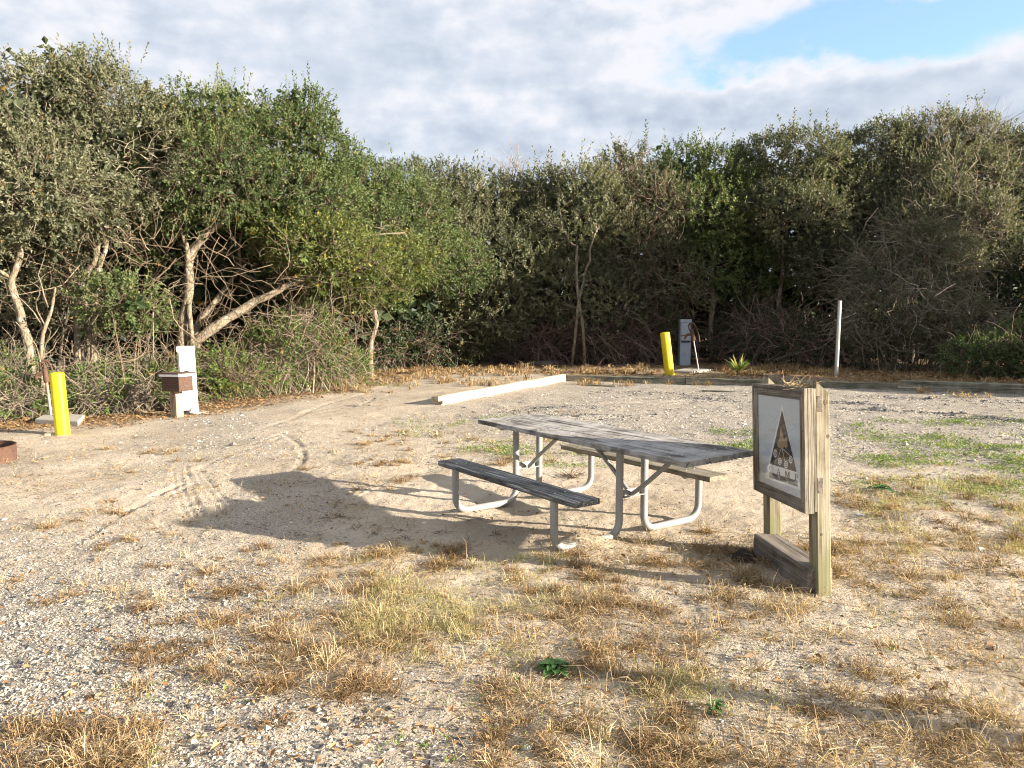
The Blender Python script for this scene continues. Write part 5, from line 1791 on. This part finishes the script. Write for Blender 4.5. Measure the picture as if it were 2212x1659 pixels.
pebbles()
q = np.random.default_rng(92)
X, Y = [], []
for u0, u1, v0, v1, n in [(0, 620, 1260, 1670, 1500), (250, 560, 1190, 1300, 350), (560, 1100, 1500, 1670, 350)]:
    x, y = in_view(n * 4, q, u0, u1, v0, v1)
    o = np.argsort(-v2(x, y, 1.8, 93, 2) - q.uniform(0, 0.25, len(x)))[:n]
    X.append(x[o])
    Y.append(y[o])
for path, w, n in [([(1830, 884), (1930, 889), (2010, 893), (2090, 897)], 0.10, 700), ([(2060, 903), (2150, 908), (2230, 914)], 0.10, 450), ([(1770, 872), (1840, 870), (1900, 875)], 0.10, 350), ([(1480, 862), (1560, 866), (1640, 870)], 0.14, 380),
                   ([(1180, 905), (1260, 900), (1340, 902)], 0.16, 300), ([(1100, 893), (1180, 884), (1280, 880)], 0.14, 260), ([(1340, 848), (1450, 852), (1560, 858)], 0.2, 400), ([(1860, 858), (2000, 864), (2200, 872)], 0.22, 500), ([(810, 860), (780, 876), (760, 880)], 0.06, 60)]:
    P = spline([G(*p)[:2].tolist() + [0] for p in path], 60)
    ix = q.integers(0, 60, n)
    a = P[ix, :2] + q.normal(0, 1, (n, 2)) * w * np.array([2.0, 1.0])
    X.append(a[:, 0])
    Y.append(a[:, 1])
pebbles((np.concatenate(X), np.concatenate(Y)), STONE_D, 94, 'dark_gravel', 'dark churned gravel stones lying in streaks and patches')


def blades(x, y, z, n_per, spread, length, width, lay, tone, q, flat=0.0):
    """clumps of curved grass blades; every argument per clump"""
    n = int(n_per.sum())
    ix = np.repeat(np.arange(len(x)), n_per)
    a = q.uniform(0, 6.28, n)
    rr = np.abs(q.normal(0, 1, n)) * spread[ix] * 0.6
    bx, by = x[ix] + np.cos(a) * rr, y[ix] + np.sin(a) * rr
    bz = ground_h(bx, by)
    a2 = a + q.normal(0, 0.9, n)
    ln = length[ix] * q.uniform(0.45, 1.25, n)
    ly = np.clip(lay[ix] + q.normal(0, 0.22, n), 0.05, 1.0)
    d1 = np.stack([np.cos(a2) * ly, np.sin(a2) * ly, np.sqrt(np.clip(1 - ly ** 2, 0.0, 1)) + 0.04], -1)
    ly2 = np.clip(ly + 0.35, 0, 1.05)
    a3 = a2 + q.normal(0, 0.35, n)
    d2 = np.stack([np.cos(a3) * ly2, np.sin(a3) * ly2, 0.55 * (1 - ly2) + q.normal(0.02, 0.12, n)], -1)
    p0 = np.stack([bx, by, bz - 0.004 + q.uniform(0, 0.012, n)], -1)
    p1 = p0 + d1 * (ln * 0.5)[:, None]
    p2 = p1 + d2 * (ln * 0.5)[:, None]
    p2[:, 2] = np.maximum(p2[:, 2], bz + 0.003)
    p1[:, 2] = np.maximum(p1[:, 2], bz + 0.004)
    s = np.stack([-np.sin(a2), np.cos(a2), q.normal(0, 0.5, n)], -1)
    w = (width[ix] * q.uniform(0.6, 1.3, n) * 0.5)[:, None]
    V = np.stack([p0 - s * w, p0 + s * w, p1 + s * w * 0.8, p1 - s * w * 0.8, p2], 1).reshape(-1, 3)
    b = np.arange(n)[:, None] * 5
    F4 = np.concatenate([b, b + 1, b + 2, b + 3], 1)
    F3 = np.concatenate([b + 3, b + 2, b + 4], 1)
    T = np.repeat(np.clip(tone[ix] + q.normal(0, 0.16, n), 0, 1), 5)
    CNT['n'] += 3 * n
    return V, [F4, F3], T


def clumps(patches, seed, n_blade, spread, length, width, lay, tone, mat, name, label, wid_far=True):
    q = np.random.default_rng(seed)
    xs, ys = [], []
    for u0, u1, v0, v1, n in patches:
        x, y = in_view(n * 3, q, u0, u1, v0, v1)
        w = v2(x, y, 2.6, seed, 3)
        o = np.argsort(-w - q.uniform(0, 0.34, len(w)))[:n]
        xs.append(x[o])
        ys.append(y[o])
    x, y = np.concatenate(xs), np.concatenate(ys)
    N = len(x)
    big = np.exp(q.normal(0, 0.42, N))
    r = np.hypot(x, y)
    nb = np.maximum(5, (n_blade * big * np.clip(7 / r, 0.4, 1.2)).astype(int))
    V, F, T = blades(x, y, None, nb, spread * big, length * np.sqrt(big), width * np.clip(r / 6.5, 0.85, 3.2), np.clip(q.normal(lay, 0.12, N), 0.1, 1), np.clip(q.normal(tone, 0.2, N), 0, 1), q)
    o = mesh_np(name, V, F, mat, None, False, {'tone': T})
    tag(o, label, kind='stuff')


PATCH = [(560, 1300, 1190, 1500, 72), (1250, 2230, 1150, 1670, 115), (1000, 1500, 1480, 1680, 30), (560, 1020, 1150, 1300, 22), (240, 1000, 1180, 1560, 60), (0, 340, 1560, 1690, 30), (1800, 2240, 1030, 1200, 60),
         (0, 520, 1100, 1320, 18), (1180, 1800, 1180, 1330, 60), (760, 1200, 930, 1010, 40), (200, 900, 960, 1120, 18)]
# brown matted tufts with a dense heart
clumps(PATCH, 201, 58, 0.055, 0.078, 0.0040, 0.80, 0.20, GRASS_DRY, 'brown_grass', 'matted brown tufts of dead grass scattered over the sand')
clumps([(a, b, c_, d, int(n * 0.55)) for a, b, c_, d, n in PATCH], 206, 26, 0.070, 0.115, 0.0036, 0.84, 0.68, GRASS_DRY, 'dry_grass', 'pale dry grass tufts scattered over the sand')
clumps([(740, 1230, 1185, 1430, 190), (1850, 2240, 1040, 1200, 110), (560, 900, 1200, 1400, 30), (1750, 2240, 940, 1060, 70), (1380, 1700, 1440, 1560, 30)], 202, 22, 0.085, 0.075, 0.0032, 0.6, 0.5, GRASS_MIX, 'fading_grass', 'thin straw and green grass growing in the sand')
# straw lying flat about the clumps
clumps([(500, 1350, 1180, 1560, 330), (1250, 2230, 1150, 1670, 420), (200, 900, 1180, 1600, 80), (1800, 2240, 1040, 1250, 130), (0, 900, 930, 1150, 240), (760, 1250, 890, 1000, 120), (1120, 1650, 1130, 1220, 50)], 203, 13, 0.20, 0.085, 0.0036, 0.985, 0.45, GRASS_DRY, 'straw', 'broken straw lying on the sand')
# tall wisps
clumps([(600, 1300, 1180, 1500, 22), (1300, 2230, 1100, 1640, 60)], 204, 5, 0.05, 0.24, 0.0034, 0.45, 0.6, GRASS_DRY, 'grass_wisps', 'tall dry grass stalks standing in the sand')
# withered tufts under the wood and along the kerb
clumps([(560, 900, 800, 850, 120), (880, 1420, 795, 812, 150), (1560, 1800, 790, 812, 160), (1800, 2230, 800, 838, 110), (1220, 1640, 822, 834, 36), (820, 1140, 800, 836, 100), (1960, 2230, 846, 862, 14)], 205, 40, 0.10, 0.20, 0.0050, 0.5, 0.30, GRASS_DRY, 'withered_grass', 'withered grass along the foot of the thicket and the kerb')


def weeds(patches, seed, n_leaf, spread, ll, lw, mat, name, label):
    q = np.random.default_rng(seed)
    PP, TT = [], []
    for u0, u1, v0, v1, n in patches:
        x, y = in_view(n * 3, q, u0, u1, v0, v1)
        w = v2(x, y, 1.3, seed, 3)
        o = np.argsort(-w - q.uniform(0, 0.24, len(w)))[:n]
        PP.append(np.stack([x[o], y[o]], -1))
    P = np.concatenate(PP)
    N = len(P)
    ix = np.repeat(np.arange(N), n_leaf)
    n = len(ix)
    xy = P[ix] + q.normal(0, spread, (n, 2))
    z = ground_h(xy[:, 0], xy[:, 1]) + np.abs(q.normal(0, 0.014, n)) + 0.004
    a = q.uniform(0, 6.28, n)
    d = np.stack([np.cos(a), np.sin(a), q.uniform(0.1, 0.9, n)], -1)
    f = np.clip(np.hypot(xy[:, 0], xy[:, 1]) / 7, 0.9, 2)
    Q = leaf_quads(np.column_stack([xy, z]), d, np.array([[0, 0, 1.0]]) + q.normal(0, 0.3, (n, 3)), ll * q.uniform(0.6, 1.3, n) * f, lw * q.uniform(0.6, 1.3, n) * f)
    o = mesh_np(name, Q.reshape(-1, 3), np.arange(4 * n).reshape(-1, 4), mat, None, False, {'tone': np.repeat(np.clip(q.normal(0.45, 0.2, N), 0, 1), n_leaf * 4)})
    CNT['n'] += 2 * n
    tag(o, label, kind='stuff')


weeds([(1790, 2230, 940, 1045, 250), (1540, 1640, 925, 975, 60), (2040, 2230, 1010, 1070, 60), (1790, 2230, 905, 950, 60), (1000, 1130, 955, 990, 60), (1130, 1300, 965, 1010, 45), (560, 860, 795, 850, 130), (1850, 2230, 1040, 1100, 40), (840, 1100, 900, 960, 25)],
      211, 13, 0.09, 0.030, 0.011, LEAF_WEED, 'green_weeds', 'low green weeds spreading over the gravel')
weeds([(250, 1300, 1250, 1650, 60), (1300, 2200, 1200, 1650, 45)], 212, 7, 0.018, 0.032, 0.007, LEAF_WEED, 'weed_seedlings', 'tiny pale green seedlings in the gravel')


def litter():
    q = np.random.default_rng(220)
    x1, y1 = in_view(21000, q, -80, 900, 790, 950)
    x2, y2 = in_view(9000, q, 500, 2260, 780, 845)
    x3, y3 = in_view(1700, q, 0, 2212, 950, 1660)
    x, y = np.concatenate([x1, x2, x3]), np.concatenate([y1, y2, y3])
    e = edge_left(x, y)
    g, l, p_ = masks(x, y)
    keep = (q.uniform(0, 1, len(x)) < np.clip(l * 1.1 - 0.05, 0, 1)) & (e > -3)
    keep[-1700:] = True
    x, y = x[keep], y[keep]
    n = len(x)
    z = ground_h(x, y) + q.uniform(0.002, 0.02, n)
    a = q.uniform(0, 6.28, n)
    d = np.stack([np.cos(a), np.sin(a), q.normal(0, 0.25, n)], -1)
    f = np.clip(np.hypot(x, y) / 11, 0.8, 2.2)
    Q = leaf_quads(np.stack([x, y, z], -1), d, np.array([[0, 0, 1.0]]) + q.normal(0, 0.35, (n, 3)), 0.058 * q.uniform(0.6, 1.3, n) * f, 0.026 * q.uniform(0.6, 1.4, n) * f, 0.3)
    o = mesh_np('leaf_litter', Q.reshape(-1, 3), np.arange(4 * n).reshape(-1, 4), LITTER, None, False, {'tone': np.repeat(q.uniform(0, 1, n), 4)})
    tag(o, 'fallen brown leaves strewn along the edge of the thicket', kind='stuff')
    CNT['n'] += 2 * n


litter()


def big_leaf(L, W, curl, q, seg=5):
    """one broad rounded leaf along +x, curving up then over"""
    V, F = [], []
    for i in range(seg + 1):
        t = i / seg
        w = W * (math.sin(math.pi * min(1, t * 0.86 + 0.14)) ** 0.7) * 0.5 if t < 1 else 0.002
        x = L * t
        z = L * (0.55 * t - curl * t * t)
        for s in (-1, 0, 1):
            V.append((x, s * w, z + abs(s) * w * 0.35 + q.normal(0, 0.002)))
    for i in range(seg):
        for j in range(2):
            F.append([i * 3 + j, (i + 1) * 3 + j, (i + 1) * 3 + j + 1, i * 3 + j + 1])
    return np.array(V), np.array(F)


def rosette(name, label, u, v, R, n, seed, W=0.5, curl=0.35, mat=LEAF_ROSETTE, group='green weeds with broad leaves'):
    q = np.random.default_rng(seed)
    p = place_on_ground(u, v)
    e = thing(name, label, 'plant', tuple(p), (0, 0, 0), group)
    for i in range(n):
        a = i * 2.4 + q.normal(0, 0.2)
        L = R * (0.45 + 0.55 * (i / n)) * q.uniform(0.85, 1.15)
        V, F = big_leaf(L, L * W, curl * q.uniform(0.7, 1.3) + 0.35 * (i / n), q)
        Rz = np.array([[math.cos(a), -math.sin(a), 0], [math.sin(a), math.cos(a), 0], [0, 0, 1]])
        V = V @ Rz.T + np.array([0, 0, 0.012 + 0.03 * (1 - i / n)])
        mesh_np('leaf', V, F, mat, e, True, {'tone': np.full(len(V), float(np.clip(q.normal(0.5, 0.2), 0, 1)))})


rosette('rosette_weed', 'dark green broad leaved rosette in front of the picnic table', 1197, 1447, 0.125, 20, 301)
rosette('rosette_weed', 'small light green weed in the right foreground sand', 1545, 1542, 0.075, 13, 302, 0.45, 0.2)
rosette('rosette_weed', 'green leafy weed on the sand behind the sign, below the green patch', 1902, 1062, 0.17, 12, 303, 0.40, 0.25)


def sword_plant(label, base, R, n, seed):
    q = np.random.default_rng(seed)
    e = thing('sword_leaf_plant', label, 'plant', tuple(base))
    for i in range(n):
        a = q.uniform(0, 6.28)
        t = np.linspace(0, 1, 6)
        L = R * q.uniform(0.7, 1.15)
        lean = q.uniform(0.25, 1.0)
        x = L * lean * t
        z = L * (1.05 * t - 0.55 * lean * t ** 2)
        w = 0.028 * (1 - t ** 2) + 0.002
        V = np.concatenate([np.stack([x, -w, z + w * 0.4], -1), np.stack([x, w, z + w * 0.4], -1)])
        c, s = math.cos(a), math.sin(a)
        V = V @ np.array([[c, -s, 0], [s, c, 0], [0, 0, 1]]).T
        F = np.array([[j, j + 1, 6 + j + 1, 6 + j] for j in range(5)])
        mesh_np('leaf', V, F, LEAF_WEED if q.uniform() > 0.3 else GRASS_MIX, e, True, {'tone': np.full(len(V), float(q.uniform(0.2, 0.9)))})


p = PD(1595, 806, 22.2)
sword_plant('spiky clump of long yellow green sword leaves behind the kerb', (p[0], p[1], 0), 0.62, 46, 311)

# a few stones and scraps that stand out
q = np.random.default_rng(330)


def stone(name, label, cat, u, v, sx, sy, sz, mat, group, seed, rz=0.0):
    q = np.random.default_rng(seed)
    an = np.linspace(0, 2 * np.pi, 11)[:-1]
    V, n = [], len(an)
    lv = [(-0.3, 0.9), (0.15, 1.0), (0.6, 0.85), (0.92, 0.5)]
    jit = 1 + q.normal(0, 0.12, n)
    for z, r in lv:
        for a, w in zip(an, jit):
            V.append((sx * r * math.cos(a) * w, sy * r * math.sin(a) * w, sz * z * (1 + q.normal(0, 0.08))))
    F = [[i * n + j, i * n + (j + 1) % n, (i + 1) * n + (j + 1) % n, (i + 1) * n + j] for i in range(len(lv) - 1) for j in range(n)]
    o = mesh_np(name, V, [np.array(F), ((len(lv) - 1) * n + np.arange(n))[None]], mat, None, False)
    o.location = place_on_ground(u, v)
    o.rotation_euler = (0, 0, rz)
    tag(o, label, cat, group)


GP = 'single stones that stand out on the sand'
stone('stone', 'white angular stone at the bottom of the photograph, below the rosette weed', 'stone', 1137, 1613, 0.022, 0.017, 0.016, STONE_W, GP, 1)
stone('stone', 'white stone in the bottom left gravel beside the dry tuft', 'stone', 418, 1597, 0.016, 0.014, 0.015, STONE_W, GP, 2)
stone('stone', 'pale stone on the sand bump right of the sign', 'stone', 2115, 1187, 0.036, 0.028, 0.030, STONE_W, GP, 3)
stone('stone', 'yellowish stone in the grass right of the sign post, under the green patch', 'stone', 1870, 1031, 0.030, 0.026, 0.022, KERB_PALE, GP, 4)
stone('stone', 'dark stone highest of the three dark stones at the right edge', 'stone', 1958, 1545, 0.028, 0.018, 0.012, STONE_D, GP, 5)
stone('stone', 'dark stone lowest of the three dark stones at the right edge', 'stone', 2057, 1598, 0.026, 0.020, 0.014, STONE_D, GP, 6)
stone('stone', 'dark flat stone widest of the three dark stones at the right edge', 'stone', 2098, 1568, 0.036, 0.022, 0.010, STONE_D, GP, 7)
stone('paper_scrap', 'flat white scrap lying right of the near sign post', 'scrap', 1858, 1114, 0.055, 0.028, 0.006, SCRAP, None, 8, -0.4)
stone('stone', 'pale stone in the shade of the table left of the bench', 'stone', 916, 1130, 0.022, 0.017, 0.014, STONE_W, GP, 9)

# twiggy dead weeds near the right sand bump
e = thing('dead_weed', 'brittle dead weed with bare stalks on the sand bump at the right', 'dead plant', tuple(place_on_ground(2120, 1225)))
q = np.random.default_rng(41)
n = 60
P0 = np.stack([q.normal(0, 0.13, n), q.normal(0, 0.09, n), np.full(n, -0.02)], -1)
twigs_mesh('stalks', twig_paths(P0, np.stack([q.normal(0, 0.7, n), q.normal(0, 0.7, n), np.full(n, 0.8)], -1), q.uniform(0.12, 0.36, n), 6, 0.25, 0.05, 42), 0.003, 0.0012, GRASS_DRY, e, 3)
e = thing('dead_weed', 'dark brittle weed under the table between its far legs', 'dead plant', tuple(place_on_ground(1232, 1030)))
n = 50
P0 = np.stack([q.normal(0, 0.07, n), q.normal(0, 0.06, n), np.full(n, -0.02)], -1)
twigs_mesh('stalks', twig_paths(P0, np.stack([q.normal(0, 0.8, n), q.normal(0, 0.8, n), np.full(n, 0.7)], -1), q.uniform(0.10, 0.24, n), 5, 0.3, 0.05, 43), 0.004, 0.0015, TWIG, e, 3)
# withered stubble in the shade of the sign
q = np.random.default_rng(44)
x, y = in_view(75, q, 560, 1300, 1035, 1180)
n = len(x)
P0 = np.stack([x, y, ground_h(x, y) - 0.005], -1)
P0 = np.repeat(P0, 5, 0) + q.normal(0, 0.025, (n * 5, 3)) * np.array([1, 1, 0])
m = len(P0)
o = twigs_mesh('dead_stubble', twig_paths(P0, np.stack([q.normal(0, 0.8, m), q.normal(0, 0.8, m), np.full(m, 0.5)], -1), q.uniform(0.03, 0.09, m), 4, 0.35, 0.05, 45), 0.0028, 0.0012, TWIG, None, 3)
tag(o, 'dark brittle stubble dotted over the sand before the table', kind='stuff')
print('all tris', CNT['n'])
